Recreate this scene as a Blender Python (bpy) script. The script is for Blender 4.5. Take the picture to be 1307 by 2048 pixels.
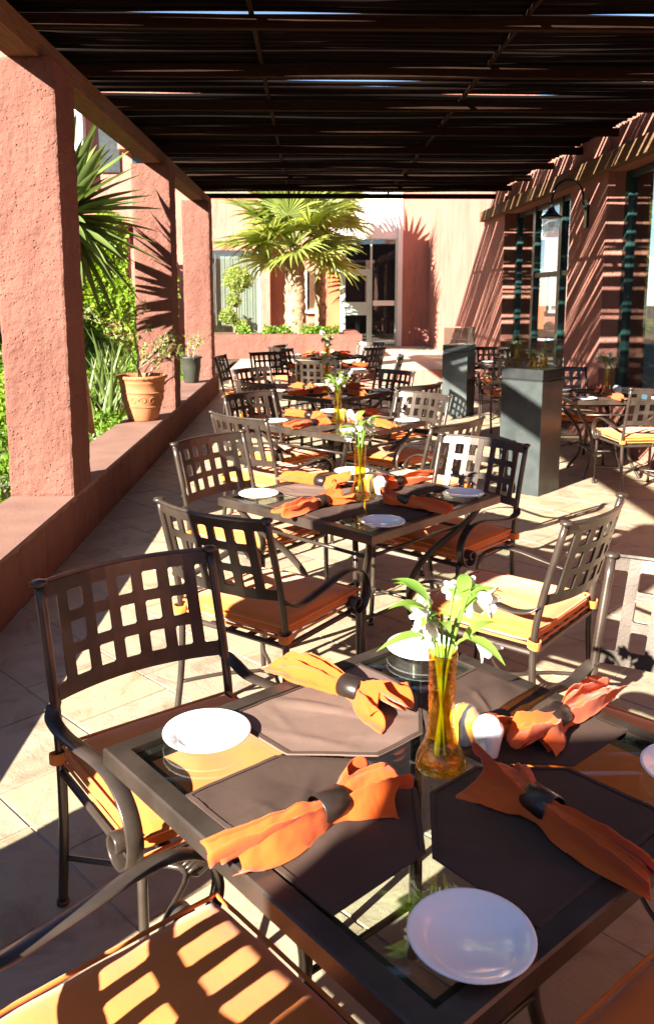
import bpy, math, random
from mathutils import Vector, Matrix, Euler, noise
R = math.radians
random.seed(7)
sc = bpy.context.scene
for o in list(bpy.data.objects):
    bpy.data.objects.remove(o)

# ------------------------------------------------------------------ camera
CAM_H = 1.68
cam = bpy.data.cameras.new('camera')
cam.sensor_fit = 'VERTICAL'; cam.sensor_height = 36.0; cam.sensor_width = 24.0
cam.lens = 1690 / 2048 * 36.0
cam.shift_y = -164 / 2048            # the photograph is a crop: its optical axis sits above the middle
cam.clip_end = 400; cam.clip_start = 0.05
cam.dof.use_dof = True; cam.dof.focus_distance = 2.7; cam.dof.aperture_fstop = 9.0
camo = bpy.data.objects.new('camera', cam); sc.collection.objects.link(camo)
camo.location = (0, 0, CAM_H)
camo.rotation_euler = (R(90) - math.atan(273 / 1690), 0, -R(1.18))
sc.camera = camo

# ------------------------------------------------------------------ light
SUN = Vector((1.42, 1.52, -1.0)).normalized()           # the way the light travels
elev = math.asin(-SUN.z)
w = bpy.data.worlds.new('World'); sc.world = w; w.use_nodes = True
nt = w.node_tree; nt.nodes.clear()
sky = nt.nodes.new('ShaderNodeTexSky'); sky.sky_type = 'NISHITA'; sky.sun_disc = False
sky.altitude = 2400; sky.air_density = 0.75; sky.dust_density = 0.4      # clear air of a high plateau
sky.sun_elevation = elev; sky.sun_rotation = math.atan2(-SUN.x, -SUN.y)
bg = nt.nodes.new('ShaderNodeBackground'); bg.inputs[1].default_value = 0.05
wo = nt.nodes.new('ShaderNodeOutputWorld')
nt.links.new(sky.outputs[0], bg.inputs[0]); nt.links.new(bg.outputs[0], wo.inputs[0])
sun = bpy.data.lights.new('sun', 'SUN'); sun.energy = 5.0; sun.angle = R(0.5); sun.color = (1.0, 0.93, 0.82)
suno = bpy.data.objects.new('sun', sun); sc.collection.objects.link(suno)
suno.rotation_euler = SUN.to_track_quat('-Z', 'Y').to_euler()
suno.location = (-6, -6, 8)
sc.view_settings.view_transform = 'Standard'; sc.view_settings.look = 'None'
sc.view_settings.gamma = 1.0; sc.view_settings.exposure = 2.65
sc.render.engine = 'CYCLES'
sc.cycles.transparent_max_bounces = 24; sc.cycles.max_bounces = 10
sc.cycles.caustics_reflective = False; sc.cycles.caustics_refractive = False

# ------------------------------------------------------------------ materials
def mat(name):
    m = bpy.data.materials.new(name); m.use_nodes = True
    nt = m.node_tree; b = nt.nodes['Principled BSDF']
    return m, nt, b
def N(nt, t, **kw):
    n = nt.nodes.new(t)
    for k, v in kw.items():
        if k in n.inputs.keys(): n.inputs[k].default_value = v
        else: setattr(n, k, v)
    return n
def coords(nt, kind='Object', scale=None):
    tc = N(nt, 'ShaderNodeTexCoord')
    if scale is None: return tc.outputs[kind]
    mp = N(nt, 'ShaderNodeMapping'); mp.inputs['Scale'].default_value = scale
    nt.links.new(tc.outputs[kind], mp.inputs[0]); return mp.outputs[0]
def ramp(nt, fac, stops):
    r = N(nt, 'ShaderNodeValToRGB'); e = r.color_ramp.elements
    while len(e) < len(stops): e.new(0.5)
    for q, (p, c) in zip(e, stops): q.position = p; q.color = (*c, 1)
    nt.links.new(fac, r.inputs[0]); return r.outputs[0]
def noise_col(name, c1, c2, scale=6, rough=0.8, bump=0.0, bscale=40, detail=6, spec=0.3, metallic=0.0, world=False, bdist=0.01, sheen=0.0):
    m, nt, b = mat(name)
    co = coords(nt)
    if world:
        g = N(nt, 'ShaderNodeNewGeometry'); co = g.outputs['Position']
    n = N(nt, 'ShaderNodeTexNoise', Scale=scale, Detail=detail); nt.links.new(co, n.inputs['Vector'])
    nt.links.new(ramp(nt, n.outputs['Fac'], [(0.3, c1), (0.7, c2)]), b.inputs['Base Color'])
    b.inputs['Roughness'].default_value = rough; b.inputs['Specular IOR Level'].default_value = spec
    b.inputs['Metallic'].default_value = metallic
    if sheen: b.inputs['Sheen Weight'].default_value = sheen
    if bump:
        n2 = N(nt, 'ShaderNodeTexNoise', Scale=bscale, Detail=8); nt.links.new(co, n2.inputs['Vector'])
        bp = N(nt, 'ShaderNodeBump', Strength=bump, Distance=bdist); nt.links.new(n2.outputs['Fac'], bp.inputs['Height'])
        nt.links.new(bp.outputs[0], b.inputs['Normal'])
    return m

def stucco(name, c1, c2, coarse=1.0):
    m, nt, b = mat(name)
    g = N(nt, 'ShaderNodeNewGeometry'); co = g.outputs['Position']
    n = N(nt, 'ShaderNodeTexNoise', Scale=1.3, Detail=7); nt.links.new(co, n.inputs['Vector'])
    base = ramp(nt, n.outputs['Fac'], [(0.3, c1), (0.72, c2)])
    st = N(nt, 'ShaderNodeTexNoise', Scale=1.0, Detail=8, Roughness=0.7, Distortion=0.6); mp = N(nt, 'ShaderNodeMapping'); mp.inputs['Scale'].default_value = (5.5, 5.5, 1.1)
    nt.links.new(co, mp.inputs[0]); nt.links.new(mp.outputs[0], st.inputs['Vector'])
    stc = ramp(nt, st.outputs['Fac'], [(0.34, (0.80, 0.78, 0.77)), (0.50, (1, 1, 1)), (0.72, (1.10, 1.09, 1.06))])
    ml = N(nt, 'ShaderNodeMix', data_type='RGBA', blend_type='MULTIPLY'); ml.inputs[0].default_value = 1.0
    nt.links.new(base, ml.inputs[6]); nt.links.new(stc, ml.inputs[7]); base = ml.outputs[2]
    # grainy thrown plaster with scattered small pits
    v = N(nt, 'ShaderNodeTexNoise', Scale=75 * coarse, Detail=7, Roughness=0.72); nt.links.new(co, v.inputs['Vector'])
    wp = N(nt, 'ShaderNodeTexNoise', Scale=30 * coarse, Detail=3); nt.links.new(co, wp.inputs['Vector'])
    off = N(nt, 'ShaderNodeVectorMath', operation='MULTIPLY_ADD'); off.inputs[1].default_value = (0.03, 0.03, 0.03)
    nt.links.new(wp.outputs['Color'], off.inputs[0]); nt.links.new(co, off.inputs[2])
    vo = N(nt, 'ShaderNodeTexVoronoi', Scale=40 * coarse, Randomness=1.0); nt.links.new(off.outputs[0], vo.inputs['Vector'])
    sp_ = N(nt, 'ShaderNodeSeparateColor'); nt.links.new(vo.outputs['Color'], sp_.inputs[0])
    thr = N(nt, 'ShaderNodeMath', operation='MULTIPLY'); thr.inputs[1].default_value = 0.42; nt.links.new(sp_.outputs[0], thr.inputs[0])
    dv = N(nt, 'ShaderNodeMath', operation='DIVIDE'); dv.use_clamp = True; nt.links.new(vo.outputs['Distance'], dv.inputs[0]); nt.links.new(thr.outputs[0], dv.inputs[1])
    v2 = N(nt, 'ShaderNodeTexNoise', Scale=15 * coarse, Detail=4, Roughness=0.6); nt.links.new(co, v2.inputs['Vector'])
    a1 = N(nt, 'ShaderNodeMath', operation='MULTIPLY_ADD'); a1.inputs[1].default_value = 0.9; nt.links.new(v.outputs['Fac'], a1.inputs[0]); nt.links.new(dv.outputs[0], a1.inputs[2])
    add = N(nt, 'ShaderNodeMath', operation='MULTIPLY_ADD'); add.inputs[1].default_value = 0.35
    nt.links.new(v2.outputs['Fac'], add.inputs[0]); nt.links.new(a1.outputs[0], add.inputs[2])
    bp = N(nt, 'ShaderNodeBump', Strength=0.85, Distance=0.013); nt.links.new(add.outputs[0], bp.inputs['Height'])
    nt.links.new(bp.outputs[0], b.inputs['Normal']); nt.links.new(base, b.inputs['Base Color'])
    b.inputs['Roughness'].default_value = 0.9; b.inputs['Specular IOR Level'].default_value = 0.15
    return m
M = {}
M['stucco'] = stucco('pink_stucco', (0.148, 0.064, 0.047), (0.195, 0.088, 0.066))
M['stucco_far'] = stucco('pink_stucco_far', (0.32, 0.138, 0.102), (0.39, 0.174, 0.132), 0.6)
M['cap'] = noise_col('smooth_cement_cap', (0.165, 0.088, 0.064), (0.225, 0.125, 0.094), 3, 0.75, 0.25, 60, world=True)
M['white_wall'] = noise_col('white_plaster', (0.66, 0.65, 0.63), (0.76, 0.75, 0.73), 2, 0.85, 0.2, 50, world=True)
M['ochre_wall'] = noise_col('ochre_plaster', (0.33, 0.11, 0.045), (0.40, 0.14, 0.06), 2, 0.85, 0.2, 50, world=True)

def tile_mat():
    m, nt, b = mat('slate_floor_tile')
    g = N(nt, 'ShaderNodeNewGeometry'); co = g.outputs['Position']
    oi = N(nt, 'ShaderNodeObjectInfo')
    tint = ramp(nt, oi.outputs['Random'], [(0.0, (0.30, 0.238, 0.155)), (0.35, (0.35, 0.29, 0.20)), (0.65, (0.29, 0.238, 0.172)), (1.0, (0.35, 0.28, 0.178))])
    n = N(nt, 'ShaderNodeTexNoise', Scale=4.5, Detail=9, Roughness=0.65, Distortion=0.8); nt.links.new(co, n.inputs['Vector'])
    var = ramp(nt, n.outputs['Fac'], [(0.28, (0.62, 0.52, 0.46)), (0.5, (1, 1, 1)), (0.75, (1.12, 1.02, 0.86))])
    mx = N(nt, 'ShaderNodeMix', data_type='RGBA', blend_type='MULTIPLY'); mx.inputs[0].default_value = 1.0
    nt.links.new(tint, mx.inputs[6]); nt.links.new(var, mx.inputs[7]); nt.links.new(mx.outputs[2], b.inputs['Base Color'])
    n2 = N(nt, 'ShaderNodeTexNoise', Scale=9, Detail=10, Roughness=0.7, Distortion=1.2); nt.links.new(co, n2.inputs['Vector'])
    n3 = N(nt, 'ShaderNodeTexVoronoi', Scale=7.0, feature='DISTANCE_TO_EDGE'); nt.links.new(co, n3.inputs['Vector'])
    bp = N(nt, 'ShaderNodeBump', Strength=0.55, Distance=0.012); nt.links.new(n2.outputs['Fac'], bp.inputs['Height'])
    nt.links.new(bp.outputs[0], b.inputs['Normal'])
    b.inputs['Roughness'].default_value = 0.55; b.inputs['Specular IOR Level'].default_value = 0.35
    return m
M['tile'] = tile_mat()
M['grout'] = noise_col('sandy_grout', (0.31, 0.26, 0.20), (0.40, 0.34, 0.27), 20, 0.95, 0.3, 90, world=True)
M['soil'] = noise_col('garden_soil', (0.06, 0.04, 0.025), (0.12, 0.085, 0.05), 5, 0.95, 0.6, 30, world=True)
M['paving'] = noise_col('pale_terrace_paving', (0.36, 0.28, 0.21), (0.46, 0.37, 0.29), 6, 0.8, 0.2, 30, world=True)

def wood(name, c1, c2, scale=(3, 40, 40)):
    m, nt, b = mat(name)
    co = coords(nt, 'Object', scale)
    n = N(nt, 'ShaderNodeTexNoise', Scale=2.0, Detail=6, Distortion=0.6); nt.links.new(co, n.inputs['Vector'])
    nt.links.new(ramp(nt, n.outputs['Fac'], [(0.3, c1), (0.7, c2)]), b.inputs['Base Color'])
    bp = N(nt, 'ShaderNodeBump', Strength=0.3, Distance=0.004); nt.links.new(n.outputs['Fac'], bp.inputs['Height'])
    nt.links.new(bp.outputs[0], b.inputs['Normal'])
    b.inputs['Roughness'].default_value = 0.85; b.inputs['Specular IOR Level'].default_value = 0.08
    return m
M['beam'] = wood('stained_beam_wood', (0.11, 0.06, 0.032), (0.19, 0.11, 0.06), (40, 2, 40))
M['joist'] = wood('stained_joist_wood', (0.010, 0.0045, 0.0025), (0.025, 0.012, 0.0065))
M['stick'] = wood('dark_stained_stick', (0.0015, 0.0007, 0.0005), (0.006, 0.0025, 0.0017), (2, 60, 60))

def metal(name, c1, c2, rough=0.38, metallic=0.85):
    m, nt, b = mat(name)
    co = coords(nt)
    n = N(nt, 'ShaderNodeTexNoise', Scale=9, Detail=6); nt.links.new(co, n.inputs['Vector'])
    nt.links.new(ramp(nt, n.outputs['Fac'], [(0.35, c1), (0.7, c2)]), b.inputs['Base Color'])
    n2 = N(nt, 'ShaderNodeTexNoise', Scale=160, Detail=3); nt.links.new(co, n2.inputs['Vector'])
    bp = N(nt, 'ShaderNodeBump', Strength=0.12, Distance=0.002); nt.links.new(n2.outputs['Fac'], bp.inputs['Height'])
    nt.links.new(bp.outputs[0], b.inputs['Normal'])
    b.inputs['Metallic'].default_value = metallic; b.inputs['Roughness'].default_value = rough
    return m
M['bronze'] = metal('bronze_painted_metal', (0.044, 0.032, 0.024), (0.085, 0.064, 0.050), 0.30, 0.5)
M['pedestal'] = metal('grey_green_patina_metal', (0.038, 0.046, 0.044), (0.062, 0.073, 0.07), 0.40, 0.4)
M['pedestal_dark'] = metal('dark_gunmetal', (0.03, 0.034, 0.034), (0.05, 0.054, 0.052), 0.35, 0.6)
M['green_metal'] = metal('dark_green_painted_frame', (0.008, 0.034, 0.03), (0.012, 0.046, 0.04), 0.35, 0.1)
M['mint'] = noise_col('mint_painted_frame', (0.33, 0.46, 0.42), (0.40, 0.53, 0.48), 5, 0.45, 0, world=True)
M['lampblack'] = metal('black_enamel', (0.008, 0.012, 0.014), (0.014, 0.02, 0.022), 0.25, 0.3)

def cloth(name, c1, c2, weave=900, rough=0.85, sheen=0.25, trans=0.0):
    m, nt, b = mat(name)
    co = coords(nt)
    n = N(nt, 'ShaderNodeTexNoise', Scale=5, Detail=5); nt.links.new(co, n.inputs['Vector'])
    nt.links.new(ramp(nt, n.outputs['Fac'], [(0.3, c1), (0.7, c2)]), b.inputs['Base Color'])
    n2 = N(nt, 'ShaderNodeTexNoise', Scale=weave, Detail=2); nt.links.new(co, n2.inputs['Vector'])
    n3 = N(nt, 'ShaderNodeTexNoise', Scale=14, Detail=4); nt.links.new(co, n3.inputs['Vector'])
    ad = N(nt, 'ShaderNodeMath', operation='MULTIPLY_ADD'); ad.inputs[1].default_value = 0.12
    nt.links.new(n2.outputs['Fac'], ad.inputs[0]); nt.links.new(n3.outputs['Fac'], ad.inputs[2])
    bp = N(nt, 'ShaderNodeBump', Strength=0.35, Distance=0.006); nt.links.new(ad.outputs[0], bp.inputs['Height'])
    nt.links.new(bp.outputs[0], b.inputs['Normal'])
    b.inputs['Roughness'].default_value = rough; b.inputs['Sheen Weight'].default_value = sheen
    b.inputs['Specular IOR Level'].default_value = 0.15
    if trans:
        out = nt.nodes['Material Output']
        t = N(nt, 'ShaderNodeBsdfTranslucent'); t.inputs[0].default_value = (c2[0], c2[1] * 0.75, c2[2] * 0.6, 1)
        mix = N(nt, 'ShaderNodeMixShader'); mix.inputs[0].default_value = trans
        nt.links.new(b.outputs[0], mix.inputs[1]); nt.links.new(t.outputs[0], mix.inputs[2]); nt.links.new(mix.outputs[0], out.inputs[0])
    return m
M['cushion'] = cloth('orange_cushion_canvas', (0.60, 0.155, 0.021), (0.67, 0.188, 0.029), 500)
M['napkin'] = cloth('orange_napkin_cotton', (0.64, 0.112, 0.016), (0.72, 0.142, 0.024), 800, trans=0.35)
M['mat'] = cloth('brown_placemat_cotton', (0.045, 0.027, 0.020), (0.062, 0.039, 0.029), 900, sheen=0.0)
M['mat_faded'] = cloth('faded_taupe_placemat', (0.12, 0.077, 0.058), (0.155, 0.10, 0.078), 900, sheen=0.0)  # lighter copy of the brown cotton, sunlight painted into its colour
M['hem'] = cloth('brown_hem', (0.045, 0.028, 0.021), (0.06, 0.038, 0.029), 900, sheen=0.0)
M['ring'] = metal('dark_brown_napkin_ring', (0.016, 0.010, 0.007), (0.024, 0.015, 0.011), 0.35, 0.1)
def china():
    m, nt, b = mat('white_glazed_china')
    b.inputs['Base Color'].default_value = (0.80, 0.80, 0.79, 1); b.inputs['Roughness'].default_value = 0.12
    b.inputs['Coat Weight'].default_value = 0.5; b.inputs['Coat Roughness'].default_value = 0.05
    return m
M['china'] = china()

def thin_glass(name, tint, ior=1.5, rough=0.0, bump=0.0, bscale=20, gloss=(1, 1, 1), boost=1.0, tint2=None):
    m, nt, b = mat(name); nt.nodes.remove(b); out = nt.nodes['Material Output']
    tr = N(nt, 'ShaderNodeBsdfTransparent'); tr.inputs[0].default_value = (*tint, 1)
    if tint2:
        nn = N(nt, 'ShaderNodeTexNoise', Scale=1.0, Detail=2, Distortion=1.5); nt.links.new(coords(nt, 'Object', (60, 60, 28)), nn.inputs['Vector'])
        nt.links.new(ramp(nt, nn.outputs['Fac'], [(0.42, tint), (0.58, tint2)]), tr.inputs[0])
    gl = N(nt, 'ShaderNodeBsdfGlossy'); gl.inputs['Roughness'].default_value = rough; gl.inputs[0].default_value = (*gloss, 1)
    g = N(nt, 'ShaderNodeNewGeometry'); dt = N(nt, 'ShaderNodeVectorMath', operation='DOT_PRODUCT')
    nt.links.new(g.outputs['Incoming'], dt.inputs[0]); nt.links.new(g.outputs['Normal'], dt.inputs[1])
    ab = N(nt, 'ShaderNodeMath', operation='ABSOLUTE'); nt.links.new(dt.outputs['Value'], ab.inputs[0])
    iv = N(nt, 'ShaderNodeMath', operation='SUBTRACT'); iv.inputs[0].default_value = 1.0; nt.links.new(ab.outputs[0], iv.inputs[1])
    pw = N(nt, 'ShaderNodeMath', operation='POWER'); pw.inputs[1].default_value = 5.0; nt.links.new(iv.outputs[0], pw.inputs[0])
    f0 = ((ior - 1) / (ior + 1)) ** 2
    fr = N(nt, 'ShaderNodeMath', operation='MULTIPLY_ADD'); fr.inputs[1].default_value = 1 - f0; fr.inputs[2].default_value = f0
    nt.links.new(pw.outputs[0], fr.inputs[0])
    if bump:
        n = N(nt, 'ShaderNodeTexNoise', Scale=bscale, Detail=3); nt.links.new(coords(nt), n.inputs['Vector'])
        bp = N(nt, 'ShaderNodeBump', Strength=bump, Distance=0.01); nt.links.new(n.outputs['Fac'], bp.inputs['Height'])
        nt.links.new(bp.outputs[0], gl.inputs['Normal']); nt.links.new(bp.outputs[0], dt.inputs[1])
    mu = N(nt, 'ShaderNodeMath', operation='MULTIPLY'); mu.inputs[1].default_value = boost; mu.use_clamp = True
    nt.links.new(fr.outputs[0], mu.inputs[0])
    mx = N(nt, 'ShaderNodeMixShader'); nt.links.new(mu.outputs[0], mx.inputs[0])
    nt.links.new(tr.outputs[0], mx.inputs[1]); nt.links.new(gl.outputs[0], mx.inputs[2]); nt.links.new(mx.outputs[0], out.inputs[0])
    return m
M['tableglass'] = thin_glass('table_glass', (0.86, 0.93, 0.90), 1.5)
M['caseglass'] = thin_glass('display_glass', (0.90, 0.95, 0.93), 1.75, boost=1.4)
M['window'] = thin_glass('window_glass', (0.72, 0.76, 0.72), 1.55, boost=1.3)
def jar():
    m, nt, b = mat('frosted_jar_glass'); out = nt.nodes['Material Output']; b.inputs['Base Color'].default_value = (0.8, 0.8, 0.77, 1); b.inputs['Roughness'].default_value = 0.15
    t = N(nt, 'ShaderNodeBsdfTransparent'); u = N(nt, 'ShaderNodeBsdfTranslucent'); u.inputs[0].default_value = (0.85, 0.85, 0.8, 1)
    m1 = N(nt, 'ShaderNodeMixShader'); m1.inputs[0].default_value = 0.5; m2 = N(nt, 'ShaderNodeMixShader'); m2.inputs[0].default_value = 0.55
    nt.links.new(b.outputs[0], m1.inputs[1]); nt.links.new(u.outputs[0], m1.inputs[2]); nt.links.new(m1.outputs[0], m2.inputs[1]); nt.links.new(t.outputs[0], m2.inputs[2]); nt.links.new(m2.outputs[0], out.inputs[0])
    return m
M['jar'] = jar()
M['amber'] = thin_glass('amber_glass', (0.98, 0.86, 0.36), 1.5, 0.03, 0.6, 70, gloss=(1.0, 0.92, 0.7), boost=1.4, tint2=(0.93, 0.70, 0.20))
def frosted():
    m, nt, b = mat('frosted_lamp_glass'); b.inputs['Base Color'].default_value = (0.75, 0.75, 0.72, 1)
    b.inputs['Roughness'].default_value = 0.4; b.inputs['Transmission Weight'].default_value = 0.6
    return m
M['frosted'] = frosted()

def leaf(name, c1, c2, trans=0.45, rough=0.45):
    m, nt, b = mat(name); out = nt.nodes['Material Output']
    g = N(nt, 'ShaderNodeNewGeometry')
    n = N(nt, 'ShaderNodeTexNoise', Scale=3.5, Detail=4); nt.links.new(g.outputs['Position'], n.inputs['Vector'])
    r = ramp(nt, g.outputs['Random Per Island'], [(0.0, c1), (1.0, c2)])
    r2 = ramp(nt, n.outputs['Fac'], [(0.3, (0.75, 0.8, 0.7)), (0.7, (1.15, 1.1, 1.0))])
    mu = N(nt, 'ShaderNodeMix', data_type='RGBA', blend_type='MULTIPLY'); mu.inputs[0].default_value = 1
    nt.links.new(r, mu.inputs[6]); nt.links.new(r2, mu.inputs[7])
    nt.links.new(mu.outputs[2], b.inputs['Base Color']); b.inputs['Roughness'].default_value = rough
    t = N(nt, 'ShaderNodeBsdfTranslucent')
    hs = N(nt, 'ShaderNodeHueSaturation', Hue=0.48, Saturation=1.1, Value=1.5); nt.links.new(mu.outputs[2], hs.inputs['Color'])
    nt.links.new(hs.outputs[0], t.inputs[0])
    mx = N(nt, 'ShaderNodeMixShader'); mx.inputs[0].default_value = trans
    nt.links.new(b.outputs[0], mx.inputs[1]); nt.links.new(t.outputs[0], mx.inputs[2]); nt.links.new(mx.outputs[0], out.inputs[0])
    return m
M['vine'] = leaf('vine_leaf', (0.13, 0.23, 0.025), (0.27, 0.38, 0.05))
M['cover'] = leaf('ground_cover_leaf', (0.085, 0.19, 0.02), (0.19, 0.31, 0.04))
M['grey_leaf'] = leaf('silver_leaf', (0.16, 0.20, 0.12), (0.24, 0.28, 0.17))
M['palm'] = leaf('palm_leaf', (0.17, 0.22, 0.045), (0.30, 0.36, 0.10), 0.45)
M['yucca'] = leaf('yucca_leaf', (0.07, 0.12, 0.03), (0.15, 0.20, 0.06), 0.25)
M['iris'] = leaf('iris_leaf', (0.09, 0.18, 0.05), (0.15, 0.25, 0.07), 0.35)
M['topiary'] = leaf('variegated_leaf', (0.17, 0.25, 0.05), (0.35, 0.40, 0.12), 0.45)
M['stem'] = leaf('flower_stem', (0.16, 0.30, 0.05), (0.26, 0.42, 0.09), 0.5)
M['petal'] = leaf('white_petal', (0.46, 0.48, 0.50), (0.60, 0.56, 0.58), 0.4)
M['yellow_petal'] = leaf('yellow_red_petal', (0.55, 0.32, 0.04), (0.5, 0.1, 0.03), 0.3)
M['bark'] = noise_col('palm_bark', (0.20, 0.12, 0.065), (0.42, 0.28, 0.17), 9, 0.9, 0.8, 35, world=True, bdist=0.02)
M['twig'] = noise_col('grey_twig', (0.20, 0.15, 0.10), (0.34, 0.27, 0.19), 20, 0.9, 0.3, 60)
M['terracotta'] = noise_col('terracotta', (0.30, 0.110, 0.042), (0.40, 0.165, 0.07), 7, 0.75, 0.25, 60)
M['darkpot'] = noise_col('dark_glazed_pot', (0.028, 0.03, 0.022), (0.05, 0.05, 0.035), 6, 0.5, 0.15, 40)
M['curtain'] = cloth('white_curtain', (0.62, 0.62, 0.60), (0.70, 0.70, 0.68), 300, trans=0.3)
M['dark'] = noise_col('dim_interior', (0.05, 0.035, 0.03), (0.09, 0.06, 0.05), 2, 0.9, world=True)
M['bulb'] = thin_glass('bulb_glass', (0.85, 0.82, 0.72), 1.5)

# ------------------------------------------------------------------ mesh helpers
COL = sc.collection
class MB:
    def __init__(s): s.v = []; s.f = []; s.smooth = False
    def add(s, vs, fs):
        o = len(s.v); s.v += [tuple(p) for p in vs]; s.f += [tuple(i + o for i in f) for f in fs]; return s
    def box(s, x0, x1, y0, y1, z0, z1, bev=0.0):
        if bev <= 0:
            vs = [(x, y, z) for z in (z0, z1) for y in (y0, y1) for x in (x0, x1)]
            return s.add(vs, [(0, 2, 3, 1), (4, 5, 7, 6), (0, 1, 5, 4), (2, 6, 7, 3), (0, 4, 6, 2), (1, 3, 7, 5)])
        b = bev; rings = []
        for z, i in ((z0, b), (z0 + b, 0), (z1 - b, 0), (z1, b)):
            rings.append([(x0 + i + b * 0, y0 + b + 0, z), ] if False else
                         [(x0 + i, y0 + max(b, i), z), (x0 + max(b, i), y0 + i, z), (x1 - max(b, i), y0 + i, z), (x1 - i, y0 + max(b, i), z),
                          (x1 - i, y1 - max(b, i), z), (x1 - max(b, i), y1 - i, z), (x0 + max(b, i), y1 - i, z), (x0 + i, y1 - max(b, i), z)])
        o = len(s.v)
        for r_ in rings: s.v += r_
        for k in range(3):
            for j in range(8):
                a = o + k * 8 + j; c = o + k * 8 + (j + 1) % 8
                s.f.append((a, c, c + 8, a + 8))
        s.f.append(tuple(o + j for j in reversed(range(8)))); s.f.append(tuple(o + 24 + j for j in range(8)))
        return s
    def tube(s, path, rad, n=8, cap=True, flat=None):
        P = [Vector(p) for p in path]; m = len(P)
        rs = rad if isinstance(rad, (list, tuple)) else [rad] * m
        o = len(s.v); up = None
        for i, p in enumerate(P):
            t = (P[min(i + 1, m - 1)] - P[max(i - 1, 0)])
            t = t.normalized() if t.length > 1e-9 else Vector((0, 0, 1))
            if up is None:
                ref = Vector((0, 0, 1)) if abs(t.z) < 0.9 else Vector((1, 0, 0))
                a = t.cross(ref).normalized()
            else:
                a = (up - t * up.dot(t)); a = a.normalized() if a.length > 1e-6 else t.orthogonal().normalized()
            up = a; b_ = t.cross(a)
            for j in range(n):
                an = 2 * math.pi * j / n
                s.v.append(tuple(p + a * (math.cos(an) * rs[i]) + b_ * (math.sin(an) * rs[i])))
        for i in range(m - 1):
            for j in range(n):
                a = o + i * n + j; c = o + i * n + (j + 1) % n
                s.f.append((a, c, c + n, a + n))
        if cap:
            s.f.append(tuple(o + j for j in reversed(range(n)))); s.f.append(tuple(o + (m - 1) * n + j for j in range(n)))
        return s
    def strap(s, path, wdir, w, t):
        # flat bar along a path; its width stays along wdir
        P = [Vector(p) for p in path]; m = len(P); wd = Vector(wdir).normalized(); o = len(s.v)
        for i, p in enumerate(P):
            tg = (P[min(i + 1, m - 1)] - P[max(i - 1, 0)]).normalized()
            nrm = tg.cross(wd).normalized()
            c = 0.3
            for a, b in ((-1, -c), (-1 + 0.16, -1), (1 - 0.16, -1), (1, -c), (1, c), (1 - 0.16, 1), (-1 + 0.16, 1), (-1, c)):
                s.v.append(tuple(p + wd * (a * w / 2) + nrm * (b * t / 2)))
        for i in range(m - 1):
            for j in range(8):
                a = o + i * 8 + j; c_ = o + i * 8 + (j + 1) % 8
                s.f.append((a, c_, c_ + 8, a + 8))
        s.f.append(tuple(o + j for j in reversed(range(8)))); s.f.append(tuple(o + (m - 1) * 8 + j for j in range(8)))
        return s
    def lathe(s, prof, n=24, c=(0, 0, 0), wob=None, close=False):
        o = len(s.v); m = len(prof)
        for i, (r_, z) in enumerate(prof):
            for j in range(n):
                a = 2 * math.pi * j / n
                k = 1 + (wob(i, a) if wob else 0)
                s.v.append((c[0] + r_ * k * math.cos(a), c[1] + r_ * k * math.sin(a), c[2] + z))
        for i in range(m - 1):
            for j in range(n):
                a = o + i * n + j; b_ = o + i * n + (j + 1) % n
                s.f.append((a, b_, b_ + n, a + n))
        if prof[0][0] > 1e-4: s.f.append(tuple(o + j for j in reversed(range(n)))) if not close else None
        if prof[-1][0] > 1e-4 and not close: s.f.append(tuple(o + (m - 1) * n + j for j in range(n)))
        return s
    def xf(s, mtx):
        s.v = [tuple(mtx @ Vector(p)) for p in s.v]; return s
    def join(s, other, mtx=None):
        vs = other.v if mtx is None else [tuple(mtx @ Vector(p)) for p in other.v]
        return s.add(vs, other.f)
    def mesh(s, name, m, smooth=None):
        me = bpy.data.meshes.new(name); me.from_pydata(s.v, [], s.f); me.update()
        if m is not None: me.materials.append(m)
        if s.smooth if smooth is None else smooth:
            me.polygons.foreach_set('use_smooth', [True] * len(me.polygons))
        return me
    def build(s, name, m, parent=None, smooth=False, loc=None):
        return obj(name, s.mesh(name, m, smooth), parent, loc)
def obj(name, me, parent=None, loc=None, rz=0.0):
    o = bpy.data.objects.new(name, me); COL.objects.link(o)
    if parent is not None: o.parent = parent
    if loc is not None: o.location = loc
    o.rotation_euler = (0, 0, rz)
    return o
def tag(o, label=None, cat=None, group=None, kind=None):
    if label: o['label'] = label
    if cat: o['category'] = cat
    if group: o['group'] = group
    if kind: o['kind'] = kind
    return o
def thing(name, label, cat, loc=(0, 0, 0), rz=0.0, group=None):
    o = bpy.data.objects.new(name, None); COL.objects.link(o); o.empty_display_size = 0.1
    o.location = loc; o.rotation_euler = (0, 0, rz)
    return tag(o, label, cat, group)
def copy_tree(o, parent=None):
    c = o.copy(); COL.objects.link(c); c.parent = parent
    for ch in o.children: copy_tree(ch, c)
    return c
def smooth_path(pts, n=6):
    # Catmull-Rom through the points
    P = [Vector(p) for p in pts]; P = [P[0] * 2 - P[1]] + P + [P[-1] * 2 - P[-2]]
    out = []
    for i in range(1, len(P) - 2):
        for k in range(n):
            t = k / n
            a, b, c, d = P[i - 1], P[i], P[i + 1], P[i + 2]
            out.append(0.5 * ((2 * b) + (c - a) * t + (2 * a - 5 * b + 4 * c - d) * t * t + (3 * b - 3 * c + d - a) * t ** 3))
    out.append(P[-2]); return out
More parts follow.
